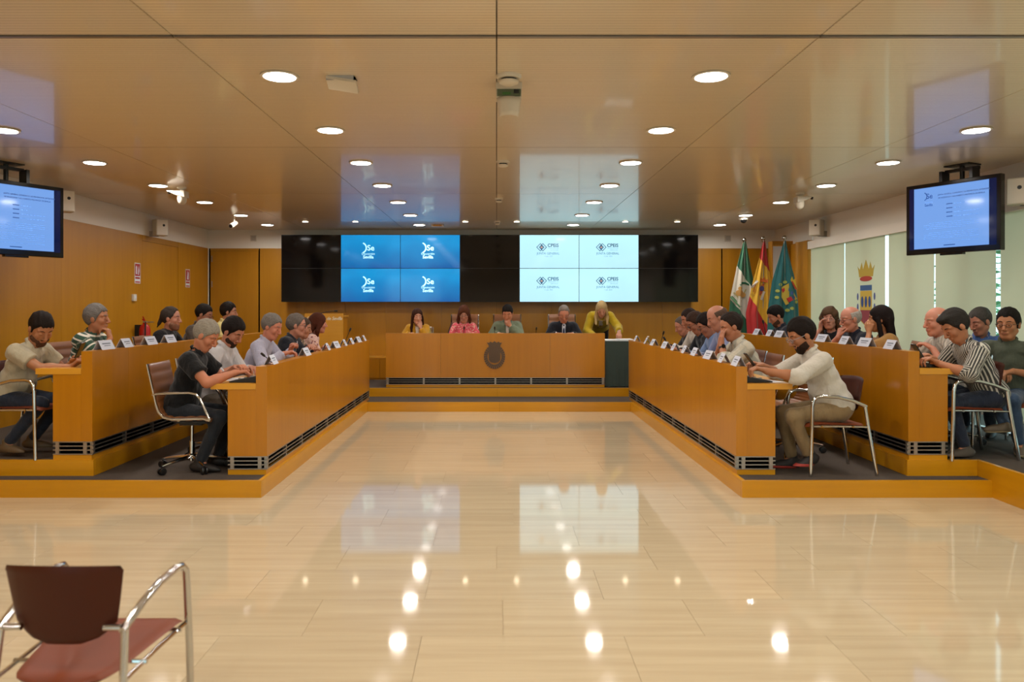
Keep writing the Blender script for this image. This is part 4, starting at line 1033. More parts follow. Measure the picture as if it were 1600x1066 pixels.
def person(label, px, py, Y, zt, rz, s=1.0, yaw=0, pitch=25, tilt=0, hands=None, top=None, pants='#2A2F3A', skin='#B07858', hair=None, shoes='#1A1512',
           girth=1.0, beard=None, glasses=None, female=False, near=False, legs=None, stand=False, group=None, curl=(1.0, 1.0), lean=None, palm=None, reach=0.0, chair='o', chair_label=None, sh_w=1.0, sole_c=None, watch=None, chair_off=.10, high=False):
    rng = random.Random(int(px*7+py)); Rz = Matrix.Rotation(rz, 3, 'Z')
    head_w = P(px, py, Y); sh_ = s; thw = head_w.z-zt
    top = top or {}; hair = hair or {}
    pz = .90 if stand else .545
    def spine(L):
        a1, a2 = L*.85, L*1.2
        d1 = Vector((math.sin(a1), 0, math.cos(a1))); d2 = Vector((math.sin(a2), 0, math.cos(a2))); p0 = Vector((0, 0, pz+.03)); p1 = p0+d1*.22; p2 = p1+d2*.245
        dn = Vector((math.sin(a2*.7+.18), 0, math.cos(a2*.7+.18))); p3 = p2+d2*.045; nk = p3+dn*.075; pr = math.radians(pitch)
        off = Vector((math.sin(pr*.6)*.06+.02, 0, .085*math.cos(pr*.5)))
        return a1, a2, d1, d2, p0, p1, p2, p3, nk, off
    if stand: s_b = s
    else:
        lean = .38 if lean is None else lean; r_ = spine(lean); s_b = (thw-sh_*r_[9].z)/r_[8].z
        s_b = min(1.10, max(.86, s_b))
    if abs(s_b*spine(lean or 0)[8].z+sh_*spine(lean or 0)[9].z-thw) > .004 or stand:
        lo_, hi_ = -.12, 1.25
        for _ in range(30):
            mid = (lo_+hi_)/2; r_ = spine(mid)
            if s_b*r_[8].z+sh_*r_[9].z > thw: lo_ = mid
            else: hi_ = mid
        lean = (lo_+hi_)/2
    s = s_b; hsc = sh_/s
    a1, a2, d1, d2, p0, p1, p2, p3, nk, off = spine(lean); hd = nk+off*hsc; dz = 0
    if abs(s*hd.z-thw) > .02 or lean > .6: print('PERSON', label[:40], 'miss %.3f lean %.2f s %.2f' % (s*hd.z-thw, lean, s))
    root_w = head_w-Rz@(hd*s); root_w.z = zt
    t = thing('person', label, 'person', root_w, rz, group); t.scale = (s, s, s)
    W2L = lambda p: (Rz.inverted()@(Vector(p)-root_w))/s
    B = SDF(); Tp = SDF(); Pn = SDF(); near_v = (.016, .0058) if near else (.024, .0098)
    n2 = Vector((0, 1, 0)); g = girth; fw = .92 if female else 1.0; sw = (.165 if female else .178)*fw*sh_w
    ax2 = frame(d2.cross(Vector((0, 1, 0)))*-1 if False else Vector((d2.z, 0, -d2.x)), d2); ax1 = frame(Vector((d1.z, 0, -d1.x)), d1)
    ic = top.get('infl', .013)
    def torso(S, e, pelvis=True):
        if pelvis: S.ell(p0+d1*.0, (.125*g+e, .165*g*(.97 if female else 1)+e, .115+e), ax1, k=.05)
        S.ell(p0+d1*.13+Vector((.015*g, 0, 0)), (.105*g*g+e, .140*g+e, .13+e), ax1, k=.06)
        S.ell(p1+d2*.09+ax_v(ax2, .005), (.105*(g+1)/2+e, .150*fw*(g+1)/2+e, .165+e), ax2, k=.06)
        S.cap(p2-n2*sw*.92-d2*.015, p2+n2*sw*.92-d2*.015, .052+e, k=.05)
        S.ell(p2-d2*.02, (.075+e, .13*fw+e, .06+e), ax2, k=.05)
        if female: 
            for sy in (-1, 1): S.ell(p1+d2*.12+Vector((d2.z, 0, -d2.x))*.085+n2*sy*.065, (.05+e, .052+e, .055+e), ax2, k=.04)
    def ax_v(R, x): return Vector((R[0][0]*x, R[1][0]*x, R[2][0]*x))
    torso(B, 0); B.cap(p2+d2*.0, nk, .062*fw if not female else .052, .054*fw if not female else .046, k=.03)
    # head frame
    Hy = Matrix.Rotation(math.radians(yaw), 3, 'Z')@Matrix.Rotation(math.radians(pitch), 3, 'Y')@Matrix.Rotation(math.radians(tilt), 3, 'X')
    HR = np.array(Hy); hc = np.array(hd); hs = (.98 if female else 1.0)*min(1.22, hsc)
    H = lambda x, y, z: hc+HR@np.array((x, y, z))*hs
    def E(S, c, r, k=.02, **kw): S.ell(H(*c), np.array(r)*hs, HR, k=k, **kw)
    B.cap(nk, H(-.02, 0, -.05), .055 if not female else .048, .052 if not female else .046, k=.03)
    E(B, (-.014, 0, .032), (.100, .078, .092)); E(B, (.018, 0, -.040), (.070, .060, .078), k=.03); B.cap(H(.058, -.012, -.098), H(.058, .012, -.098), .022*hs, k=.025)
    for sy in (-1, 1):
        B.cap(H(-.005, sy*.052, -.055), H(.05, sy*.026, -.095), .019*hs, .016*hs, k=.03)     # jaw
        E(B, (.055, sy*.042, -.022), (.026, .022, .026), k=.02)                                    # cheek
        B.cap(H(.076, sy*.012, .030), H(.062, sy*.050, .030), .010*hs, k=.012)                     # brow
        B.ell(H(.094, sy*.033, .006), np.array((.018, .017, .012))*hs, HR, k=.010, cut=True)       # socket
        E(B, (.070, sy*.033, .004), (.016, .016, .014), k=.003)                                    # eyeball and lids
        E(B, (-.008, sy*.079, -.006), (.020, .009, .032), k=.006)                                  # ear
        B.cap(H(.098, sy*.008, -.034), H(.094, sy*.013, -.035), .0075*hs, k=.006)
    B.cap(H(.086, 0, .016), H(.108, 0, -.028), .0085*hs, .0125*hs, k=.010)
    B.cap(H(.082, -.019, -.060), H(.082, .019, -.060), .0085*hs, k=.006); B.cap(H(.080, -.015, -.070), H(.080, .015, -.070), .0085*hs, k=.005)
    B.cap(H(.092, -.022, -.0655), H(.092, .022, -.0655), .0022*hs, k=.003, cut=True)
    # arms and hands
    hands = hands or [('l', .50, .12, .79), ('l', .50, -.12, .79)]
    finebox = [(hc-.135, hc+.135)]; arms = []; handw = []
    for i, sy in enumerate((1, -1)):
        sh = p2+n2*sy*sw-d2*.02+Vector((reach, 0, 0)); h = hands[i]
        if h[0] == 'l': tg = Vector(h[1:4]); tg.z = (tg.z-.01)/s
        elif h[0] == 'w': tg = W2L(P(*h[1:4]))
        elif h[0] == 'W': tg = W2L(Vector(h[1:4]))
        else: tg = Vector(H(*h[1:4]))
        fd = Vector(h[4]) if len(h) > 4 and h[4] else None
        hint = Vector(h[5]) if len(h) > 5 and h[5] else Vector((-.3, sy*.9, -.9))
        l1, l2 = .285*(fw*.5+.5), .255*(fw*.5+.5)
        wr_t = tg if fd is None else tg-fd.normalized()*.07
        if fd is None: wr_t = tg+(sh-tg).normalized()*.07
        el, wr = ik(sh, wr_t, l1, l2, hint)
        if h[0] in 'lw' and False: pass
        fdir = (fd.normalized() if fd else ((wr-el).normalized()*.8+(tg-wr).normalized()*.4).normalized())
        gg = (g+1)/2
        lm = 1.0 if female else 1.10
        B.cap(sh, el, .050*gg*fw*lm, .040*fw*lm, k=.03); B.cap(el, el.lerp(wr, .35), .041*fw*lm, .041*fw*lm, k=.02); B.cap(el.lerp(wr, .3), wr, .041*fw*lm, .026*fw*lm, k=.02)
        pn = Vector(palm[i]) if palm and palm[i] else Vector((0, 0, -1))
        pn = (pn-fdir*pn.dot(fdir)); pn = pn.normalized() if pn.length > .1 else Vector((0, -sy, 0)); lat = fdir.cross(pn)     # thumb side sign
        thumb = lat*(1 if (fdir.cross(pn)).dot(Vector((0, -sy, 0))+Vector((0, 0, .3))) > 0 else -1)
        hsz = (.92 if female else 1.0)*min(1.15, hsc)
        B.cap(wr, wr+fdir*.025, .026*fw, .024*fw, k=.015)
        for q in (-1.5, -.5, .5, 1.5):
            b0 = wr+fdir*.03*hsz+thumb*q*.012*hsz; k0 = wr+fdir*(.088 if abs(q) < 1 else .082)*hsz+thumb*q*.0195*hsz
            B.cap(b0, k0, .0145*hsz, .0115*hsz, k=.012)
            c = curl[i]*(.55+.12*(1.5-q)*.3); L1, L2, L3 = [(.034, .024, .018), (.042, .029, .020), (.045, .031, .021), (.041, .028, .019)][int(-q+1.5) if q < 2 else 0]
            dd = fdir*math.cos(c)+pn*math.sin(c)+thumb*q*.05; j1 = k0+dd.normalized()*L1*hsz
            dd = fdir*math.cos(c*2.1)+pn*math.sin(c*2.1); j2 = j1+dd.normalized()*L2*hsz
            dd = fdir*math.cos(c*2.9)+pn*math.sin(c*2.9); j3 = j2+dd.normalized()*L3*hsz
            B.cap(k0, j1, .0102*hsz, .0092*hsz, k=.004); B.cap(j1, j2, .0092*hsz, .0084*hsz, k=.003); B.cap(j2, j3, .0084*hsz, .0072*hsz, k=.003)
        tb0 = wr+fdir*.018+thumb*.018; tb1 = wr+fdir*.055*hsz+thumb*.045*hsz+pn*.012; tb2 = tb1+(fdir*.9+thumb*.25+pn*.35*curl[i]).normalized()*.030*hsz; tb3 = tb2+(fdir*1.0-thumb*.1+pn*.4*curl[i]).normalized()*.024*hsz
        B.cap(tb0, tb1, .016, .0125, k=.010); B.cap(tb1, tb2, .0115, .0100, k=.004); B.cap(tb2, tb3, .0100, .0082, k=.003)
        hcn = np.array(wr+fdir*.08); finebox.append((hcn-.11, hcn+.11)); arms.append((sh, el, wr)); handw.append(root_w+Rz@((wr+fdir*.09)*s))
    # legs
    if stand: legs = legs or [((.02, .10, .47), (-.02, .11, .08)), ((.04, -.10, .47), (.0, -.11, .08))]
    legs = legs or [((.43, .12, .50), (.42+rng.uniform(-.12, .04), .13, .08)), ((.44, -.12, .50), (.36+rng.uniform(-.12, .1), -.12, .08))]
    feet = []
    for i, sy in enumerate((1, -1)):
        hip = Vector((.0, sy*.085, pz-.01)); kn, an = Vector(legs[i][0]), Vector(legs[i][1])
        an.z = an.z/s if an.z < .2 else an.z
        B.cap(hip, kn, .072*g, .050, k=.04); B.cap(kn, kn.lerp(an, .35), .050, .050, k=.02); B.cap(kn.lerp(an, .3), an, .050, .032, k=.02)
        fo = Vector(legs[i][2]) if len(legs[i]) > 2 else Vector((1, sy*.15, -.28)); fo.normalize()
        B.cap(an, an+fo*.05-Vector((0, 0, .01)), .028, .026, k=.02)
        Pn.cap(hip, kn, .086*g, .064, k=.05); Pn.cap(kn, kn.lerp(an, .9), .064, .052, k=.03, clip=[(kn.lerp(an, .97), an-kn)])
        feet.append((an, fo))
    Pn.ell(p0, (.132*g, .172*g, .118), ax1, k=.05)
    # clothing
    kind = top.get('type', 'shirt'); sl = top.get('sleeve', 'long' if kind == 'jacket' else 'short'); c = top.get('color', '#C9C3B4')
    hemz = None; nape = p3+d2*.005
    def shirt(S, e, sl, vneck=None, hem=True):
        torso(S, e, pelvis=hem)
        for (sh, el, wr) in arms:
            ee = e+(.006 if female else .010)
            if sl == 'short':
                f = .62; q = sh.lerp(el, f); S.cap(sh, el, .052*(g+1)/2*fw+ee+.004, .050*fw+ee+.010, k=.03, clip=[(q, el-sh)])
            elif sl == 'none': S.cap(sh, sh.lerp(el, .1), .048, k=.02)
            elif sl == 'elbow':
                S.cap(sh, el, .052*(g+1)/2*fw+ee, .046*fw+ee, k=.03); q = el.lerp(wr, .25); S.cap(el, wr, .046*fw+ee, .042*fw+ee, k=.02, clip=[(q, wr-el)])
            else:
                f = .60 if sl == 'rolled' else .97
                S.cap(sh, el, .052*(g+1)/2*fw+ee, .044*fw+ee, k=.03); q = el.lerp(wr, f); S.cap(el, wr, .044*fw+ee, .034*fw+ee, k=.02, clip=[(q, wr-el)])
                if sl == 'rolled': S.cap(el.lerp(wr, f-.12), q, .046*fw+ee, k=.004, clip=[(q, wr-el), (el.lerp(wr, f-.14), el-wr)])
        S.cap(nape-d2*.02, nape+d2*.03, .080, .062, k=.03)
        if vneck:
            w0, dep = vneck; F0 = Vector((d2.z, 0, -d2.x)); b0 = p2+F0*.10-d2*dep
            S.cap(p2+F0*.13+d2*.08, b0+F0*.04, w0, .006, k=.008, cut=True)
        S.cap(p3+d2*.030, p3+d2*.20, .060 if not female else .068, .09, k=.006, cut=True)
    near2 = (.0100, None) if near else (.0160, None)
    inner = None
    if kind == 'jacket':
        inner = SDF(); shirt(inner, .010, 'long', hem=False); V_, F_ = inner.mesh(near2[0]); np_mesh('shirt', V_, F_, cloth_mat(top.get('inner', '#D8D8DC')), t)
        shirt(Tp, .026, sl, vneck=(.065, .26))
        F0 = Vector((d2.z, 0, -d2.x))
        for sy in (-1, 1): Tp.cap(p2+n2*sy*.070+F0*.075+d2*.02, p2+n2*sy*.02+F0*.145-d2*.22, .017, .014, k=.008)
        if top.get('tie'):
            TS = SDF(); q0 = p3+F0*.075-d2*.01; q1 = p2+F0*.128-d2*.12; q2 = p1+F0*.135+d2*.02
            TS.cap(q0, q0-d2*.03, .016, .013, k=.01).cap(q0-d2*.03, q1, .014, .020, k=.01).cap(q1, q2, .020, .026, k=.01); V_, F_ = TS.mesh(.006); np_mesh('tie', V_, F_, cloth_mat(top['tie']), t)
    else: shirt(Tp, ic, sl, vneck=top.get('v'))
    if kind in ('shirt', 'polo', 'jacket') and not top.get('nocollar'):
        F0 = Vector((d2.z, 0, -d2.x)); rad = .069 if not female else .062
        for i in range(14):
            a = -PI*.80+PI*1.6*i/14; a2_ = -PI*.80+PI*1.6*(i+1)/14
            # ring around the back and sides, open at the throat
            q = lambda t_: p3+d2*(.044-.034*max(0, -math.cos(t_)))+(F0*-math.cos(t_)+n2*math.sin(t_))*rad
            Tp.cap(q(a), q(a2_), .0095, k=.004)
            Tp.cap(q(a)-d2*.018+(q(a)-p3).normalized()*.012, q(a2_)-d2*.018+(q(a2_)-p3).normalized()*.012, .0095, k=.004)
    V_, F_ = Tp.mesh(near2[0], noise=.0034 if near else .0022, seed=px)
    # pattern coordinates along and around torso and sleeves
    su = np.arctan2(V_[:, 1], .55*np.abs(V_[:, 0]-np.interp(V_[:, 2], [p0.z, p1.z, p2.z], [p0.x, p1.x, p2.x]))+.06)*.145; sv = V_[:, 2]*math.cos(a2)+V_[:, 0]*math.sin(a2)
    best = np.full(len(V_), .035)
    for (sh, el, wr) in arms:
        base = 0
        for (a, b, ofs) in ((sh, el, 0), (el, wr, .28)):
            A, Bv = np.array(a), np.array(b); v = Bv-A; h = ((V_-A)@v)/(v@v); hcl = np.clip(h, .22 if ofs == 0 else 0, 1.1); pp_ = V_-A-hcl[:, None]*v; dd = np.linalg.norm(pp_, axis=1)-.055
            vn = v/np.linalg.norm(v); up = np.cross(vn, [0, 1, 0]); up = up/(np.linalg.norm(up)+1e-9); o = np.cross(vn, up)
            m_ = dd < best; best = np.minimum(best, dd)
            su = np.where(m_, np.arctan2(pp_@up, pp_@o)*.055, su); sv = np.where(m_, h*np.linalg.norm(v)+ofs, sv)
    gname = {'jacket': 'jacket', 'polo': 'polo_shirt', 'tee': 't_shirt'}.get(kind, 'shirt')
    np_mesh(gname, V_, F_, cloth_mat(c, top.get('pat'), top.get('c2'), top.get('period', .03), top.get('duty', .5)), t, {'su': su, 'sv': sv})
    V_, F_ = Pn.mesh(.017 if near else .028, noise=.0015, seed=px); np_mesh('trousers', V_, F_, cloth_mat(pants), t)
    for (an, fo) in feet:
        SH = SDF()
        fl = Vector((fo.x, fo.y, fo.z*.4)).normalized(); dn_ = Vector((0, 0, -1)) if not stand and an.z < .15 or stand else fo.cross(Vector((0, 1, 0)))*1.0
        if dn_.z > 0: dn_ = -dn_
        sole = an+dn_*.045
        fr_ = frame(fl, -dn_ if abs(dn_.dot(fl)) < .5 else Vector((0, 0, 1))); bt = an+dn_*.072; cl_ = [(bt, dn_)]
        SH.cap(an-dn_*.02-fl*.01, sole+fl*.02, .037, .036, k=.03).ell(sole+fl*.055, (.150, .048, .046), fr_, k=.03, clip=cl_).ell(sole-fl*.03, (.060, .040, .045), fr_, k=.02, clip=cl_)
        if sole_c:
            SS = SDF(); SS.ell(sole+fl*.050, (.158, .053, .05), fr_, k=.01, clip=[(bt+dn_*.012, dn_), (bt-dn_*.012, -dn_)]); V_, F_ = SS.mesh(.007); np_mesh('shoe_sole', V_, F_, mat('shoe sole '+sole_c, sole_c, .6), t)
        V_, F_ = SH.mesh(.009 if near else .016); np_mesh('shoe', V_, F_, mat('shoe leather '+shoes, shoes, .6), t)
    # hair
    hcol = hair.get('c', '#241A14'); st = hair.get('s', 'short'); tp_ = hair.get('top', .012)
    if st != 'bald':
        Hr = SDF()
        front = hair.get('front', .074)
        if st == 'horseshoe': xs_, zs_ = [-.12, -.06, -.02, .02, .03, .2], [-.09, -.07, -.04, .0, .2, .3]
        elif st == 'receding': xs_, zs_ = [-.12, -.05, -.015, .012, .035, .062, .09], [-.09, -.075, -.045, .0, .062, .098, .16]
        else: xs_, zs_ = [-.12, -.05, -.022, -.004, .012, .026, .046, .060, .085, .12], [-.112, -.098, -.070, -.040, -.034, .008, .036, front-.006, front, front+.03]
        r = np.array((.104+tp_*.3, .0815+tp_*.25, .096+tp_*.75))*hs; cc = (-.018, 0, .033)
        cw_ = H(*cc)
        def hf(X_, Y_, Z_):
            p_ = [X_-cw_[0], Y_-cw_[1], Z_-cw_[2]]; q = [p_[0]*HR[0, i]+p_[1]*HR[1, i]+p_[2]*HR[2, i] for i in range(3)]
            k0 = np.sqrt((q[0]/r[0])**2+(q[1]/r[1])**2+(q[2]/r[2])**2); k1 = np.sqrt((q[0]/r[0]**2)**2+(q[1]/r[1]**2)**2+(q[2]/r[2]**2)**2); d = k0*(k0-1)/np.maximum(k1, 1e-6)
            x, y, z = q[0]/hs+cc[0], q[1]/hs, q[2]/hs+cc[2]
            d = d+.0016*np.sin(x*60+y*210+px)+.0014*np.sin(z*75+x*50+y*90)
            reg = (np.interp(x, xs_, zs_)+.005*np.sin(y*110+px)+.003*np.sin(y*260)-z)*.75
            if st == 'horseshoe': reg = np.maximum(reg, (z-.070+np.abs(y)*.0))
            d = d+.0045*np.clip(1+reg/.022, 0, 1)
            return np.maximum(d, reg)
        if st in ('short', 'receding', 'horseshoe', 'pony'): Hr.fn(cw_, .15, hf)
        if st == 'quiff' or hair.get('quiff'): Hr.fn(cw_, .15, hf) if st == 'quiff' else None; E(Hr, (.045, .01, .108), (.05, .055, .026), k=.02)
        if st == 'pony':
            Hr.cap(H(-.10, 0, .02), Vector(H(-.12, 0, -.02))+Vector((-.02, 0, -.05)), .030, .022, k=.02).cap(Vector(H(-.12, 0, -.02))+Vector((-.02, 0, -.05)), Vector(H(-.12, 0, -.02))+Vector((-.05, .01, -.10)), .022, .008, k=.01)
        if st in ('bob', 'long', 'curly'):
            rr = {'bob': (.118, .098, .122), 'long': (.112, .090, .112), 'curly': (.12, .102, .118)}[st]
            E(Hr, (-.022, 0, .028), rr, k=.02); Ld = {'bob': .11, 'long': hair.get('len', .30), 'curly': .17}[st]; wd = {'bob': .030, 'long': .026, 'curly': .032}[st]
            for sy in (-1, 1):
                a = Vector(H(.012, sy*.082, .0)); b = Vector(H(.0, sy*.088, -.05))+Vector((-.02, sy*.01, -Ld*.45)); e_ = b+Vector((.0 if lean < .5 else .04, -sy*.004, -Ld*.55))
                Hr.cap(a, b, wd*.9, wd, k=.02).cap(b, e_, wd, wd*.7, k=.02)
            a = Vector(H(-.075, 0, -.01)); b = a+Vector((-.03, 0, -Ld*.6)); e_ = b+Vector((-.015, 0, -Ld*.4))
            for oy in (-.05, 0, .05): Hr.cap(a+n2*oy, b+n2*oy*1.2, .045, .042, k=.03).cap(b+n2*oy*1.2, e_+n2*oy*1.1, .042, .026, k=.03)
            Hr.ell(H(.085, hair.get('part', 0), -.025), np.array((.070, .060, .082+.01*(st == 'long')))*hs, HR, k=.012, cut=True)
            Hr.cap(H(.05, 0, -.05), H(.06, 0, -.16), .056*hs, .05*hs, k=.01, cut=True)
            if st == 'curly': pass
        V_, F_ = Hr.mesh(.0068 if near else .0105, noise=.006 if st == 'curly' else .0012, seed=py); np_mesh('hair', V_, F_, hair_mat(hcol), t)
    if st != 'bald' or True:
        Eb = MB()
        for sy in (-1, 1): Eb.tube([H(.086, sy*.014, .030), H(.082, sy*.030, .035), H(.068, sy*.050, .031)], .0042, 6)
        Eb.build('eyebrows', hair_mat(hair.get('brow', hcol)), t, world=False, smooth='all')
    Ey = MB()
    for sy in (-1, 1): Ey.sph(H(.0805, sy*.033, .002), (.0075, .0085, .0048), 8, 6)
    Ey.build('eyes', mat('dark eye', '#1C120C', .25), t, world=False, smooth='all')
    Lp = MB(); Lp.tube([H(.0815, -.021, -.0655), H(.0905, 0, -.0645), H(.0815, .021, -.0655)], .0045, 6); Lp.build('lips', mat('lips', '#9A5548', .5), t, world=False, smooth='all')
    if beard:
        Bd = SDF(); bw = H(.018, 0, -.044)
        def bf(X_, Y_, Z_):
            p_ = [X_-bw[0], Y_-bw[1], Z_-bw[2]]; q = [p_[0]*HR[0, i]+p_[1]*HR[1, i]+p_[2]*HR[2, i] for i in range(3)]; r = np.array((.0790, .0760, .0885))*hs
            k0 = np.sqrt((q[0]/r[0])**2+(q[1]/r[1])**2+(q[2]/r[2])**2); k1 = np.sqrt((q[0]/r[0]**2)**2+(q[1]/r[1]**2)**2+(q[2]/r[2]**2)**2); d = k0*(k0-1)/np.maximum(k1, 1e-6)
            x, y, z = q[0]/hs+.018, q[1]/hs, q[2]/hs-.044
            reg = z-np.interp(np.abs(y), [0, .02, .034, .052, .08], [-.047, -.047, -.060, -.050, -.028])
            d = d+.009*np.clip(1+reg/.030, 0, 1)+.007*np.clip(1-(x+.006)/.03, 0, 1)+.0015*np.sin(y*200+z*90)
            d = np.maximum(d, reg*.8); d = np.maximum(d, (-.006-x)*.8)
            lip = np.sqrt(((x-.09)/.03)**2+(y/.021)**2+((z+.066)/.0095)**2)-1
            return np.maximum(d, -lip*.01)
        Bd.fn(bw, .12, bf); Bd.cap(H(.060, -.014, -.104), H(.060, .014, -.104), .027*hs, k=.02)
        V_, F_ = Bd.mesh(.006 if near else .009); np_mesh('beard', V_, F_, hair_mat(beard), t)
    if glasses:
        G = MB()
        for sy in (-1, 1):
            ctr = Vector(H(.100, sy*.034, .002)); cy_ = [ctr+Vector(HR@np.array((0, .025*math.cos(a), .018*math.sin(a)))) for a in [2*PI*i/14 for i in range(14)]]
            G.tube(cy_, .0026, 5, close=True); G.tube([H(.098, sy*.058, .008), H(.05, sy*.078, .008), H(-.005, sy*.084, .004)], .0024, 5)
        G.tube([H(.101, -.010, .006), H(.103, .010, .006)], .0024, 5); G.build('glasses', mat('spectacle frame '+glasses, glasses, .3), t, world=False, smooth='all')
    V_, F_ = B.mesh(near_v[0], fine=finebox, fvox=near_v[1]); np_mesh('body', V_, F_, skin_mat(skin), t)
    if watch is not None:
        sh, el, wr = arms[watch]; v = (wr-el).normalized(); c_ = el.lerp(wr, .90); MB().tube([c_-v*.010, c_+v*.010], .037, 16).build('watch_strap', M['black'], t, world=False)
        MB().tube([c_+Vector((.0, .030, .022)), c_+Vector((.0, .042, .028))], .020, 16).build('watch_case', M['blackgloss'], t, world=False)
    if chair:
        ch_ = place_chair(chair, *(root_w+Rz@Vector((chair_off, 0, 0)))[:2], zt, rz, chair_label or 'brown office chair under the '+label)
        if high:
            for q in ch_.children:
                if q.name.startswith(('backrest', 'side_rail', 'cross_bar')): q.scale.z = 1.48; q.location.z = .452*(1-1.48); q.location.x = -.04
    t['_hand0'] = 0; del t['_hand0']
    return t, handw
# ================================================================ the people and their chairs
# foreground chair first: it is the visitor chair prototype itself
CH['v'][1] = 1
proto_v.location = (-1.338, 2.60, 0); proto_v.rotation_euler = (0, 0, PI/2-.02); proto_v.scale = (.9, .9, .9)
GL, GI, GD, GR_, GO_ = 'people at the outer left desk', 'people at the inner left desk', 'people at the head desk', 'people at the inner right desk', 'people at the outer right desk'
R180 = PI
LEATH = 'office chair'
# ---- inner left desk (the black polo takes the office chair prototype)
person('person in a black polo with silver hair, nearest at the inner left desk', 322, 525, 6.50, T1, .04, s=1.02, pitch=34, yaw=-4, near=True, skin='#B9785A', girth=1.08,
       top=dict(type='polo', color='#0C0C0E', sleeve='short'), pants='#20242A', hair=dict(c='#8F877A', top=.018, front=.07, brow='#7A6A58'), hands=[('w', 378, 578, 6.62), ('w', 379, 586, 6.40)], curl=(1.2, 1.3), lean=0.3, group=GI, chair='o', legs=[((.42, .12, .50), (.30, .13, .08)), ((.40, -.13, .49), (.22, -.13, .08))],
       chair_label='tan ribbed office chair on casters with chrome arms under the person in the black polo')
person('person in a white shirt with dark beard, second from the near end, inner left desk', 364, 519, 7.15, T1, -.05, s=1.04, pitch=36, yaw=-14, near=True, skin='#B07860', girth=1.15, beard='#3A2A22',
       top=dict(type='shirt', color='#B9B6B8', sleeve='rolled'), pants='#5A5248', hair=dict(c='#1C1614', top=.022), hands=[('w', 398, 580, 7.1), ('w', 372, 583, 6.95)], lean=0.36, group=GI, chair_label='brown office chair under the person in the white shirt at the inner left desk')
person('person in a pale lavender shirt with grey hair, leaning forward at the inner left desk', 425, 511, 8.15, T1, 0, s=1.06, pitch=22, yaw=-12, skin='#C07E66', girth=1.1, top=dict(type='shirt', color='#A3A2B4', sleeve='long'), pants='#33363F',
       hair=dict(c='#76706A', top=.016), hands=[('w', 456, 541, 8.2, (.3, -.1, 1)), ('w', 452, 556, 7.95)], curl=(2.0, 1.2), group=GI, chair_label='brown office chair with padded back under the person in the lavender shirt')
person('person in a dark navy suit with grey hair and spectacles at the inner left desk', 464, 509, 9.05, T1, 0, s=1.06, pitch=6, yaw=8, skin='#B9806A', glasses='#2A2422', top=dict(type='jacket', color='#12141E', inner='#C4C6CE'), pants='#14161E',
       hair=dict(c='#6A625C', top=.016), hands=[('w', 487, 546, 8.95), ('l', .50, -.14, .79)], group=GI, chair_label='brown office chair under the person in the dark suit at the inner left desk')
person('person in a brown patterned shirt, mostly hidden behind the navy suit, inner left desk', 474, 513, 9.70, T1, 0, s=1.0, pitch=15, skin='#B07A60', top=dict(type='shirt', color='#6A5A48', pat='floral', c2='#C2B49A', period=.03, duty=.35, sleeve='elbow'),
       hair=dict(c='#4A3A30'), hands=[('w', 492, 546, 9.7), ('w', 494, 550, 9.4)], group=GI, chair_label='brown office chair under the person in the patterned shirt')
person('person with a brown bob and pink floral blouse, farthest at the inner left desk', 498, 506, 10.35, T1, .25, s=1.04, pitch=4, yaw=2, female=True, skin='#B77A66', top=dict(type='tee', color='#C8A8A0', pat='floral', c2='#7A4A50', period=.035, duty=.38, sleeve='elbow'),
       hair=dict(s='bob', c='#4A2416'), hands=[('w', 510, 545, 10.2), ('l', .45, -.1, .80)], group=GI, chair_label='brown office chair under the person in the floral blouse')
# ---- outer left desk
person('person in a sand coloured polo reading a phone at the left edge', 64, 514, 6.50, T2, -.12, s=1.07, pitch=36, yaw=-26, near=True, skin='#A8714E', girth=1.16, beard='#5A3D2C',
       top=dict(type='polo', color='#A89E86', sleeve='short'), pants='#232A38', hair=dict(c='#1E1612', top=.018, front=.07), hands=[('w', 118, 560, 6.60, (.6, -.2, .6)), ('w', 120, 566, 6.42, (.6, .15, .6))], curl=(1.4, 1.4), shoes='#5C4A32', lean=0.42, chair_off=.20, group=GL, chair='v',
       legs=[((.42, .12, .50), (.12, .12, .10)), ((.40, -.12, .50), (.06, -.13, .10))], chair_label='chrome armed visitor chair under the person in the sand polo at the left edge')
person('person in a green and white striped polo, hand on chin, outer left desk', 152, 498, 7.45, T2, 0, s=1.05, pitch=2, yaw=4, near=True, skin='#A87050', girth=1.1, top=dict(type='polo', color='#2F4A3C', pat='h', c2='#CFC9BC', period=.055, duty=.30, sleeve='short'), pants='#2A2E36',
       hair=dict(c='#6F6A66', top=.022), hands=[('l', .48, .12, .79), ('h', .115, -.02, -.125, (-.25, .1, 1), (.2, -.5, -1))], curl=(1.0, 1.5), palm=[None, (-1, 0, .2)], lean=0.3, group=GL, chair_label='brown office chair under the person in the striped polo')
person('person in a black jacket with long tied back hair at the outer left desk', 268, 498, 9.0, T2, 0, s=1.05, pitch=4, skin='#B57E68', beard='#86604E', top=dict(type='jacket', color='#0E0E12', inner='#16161A', nocollar=True), pants='#16161A',
       hair=dict(s='pony', c='#3A322E', front=.10), lean=0.25, group=GL, chair_label='brown office chair under the person in the black jacket at the outer left desk')
person('person with glasses between the black jacket and the yellow shirt, outer left desk', 319, 492, 10.0, T2, 0, s=1.05, pitch=22, skin='#A8745C', glasses='#1A1614', top=dict(type='shirt', color='#4A4038', sleeve='long'), hair=dict(c='#1E1814', s='short'), group=GL, chair_label='brown office chair under the person with glasses at the outer left desk')
person('person in a pale yellow shirt, farthest at the outer left desk before the door', 358, 488, 10.8, T2, .15, s=1.05, pitch=6, skin='#A8745C', top=dict(type='shirt', color='#CDBE7E', sleeve='long'), hair=dict(c='#1C1612', top=.02), group=GL, chair_label='brown office chair under the person in the yellow shirt')
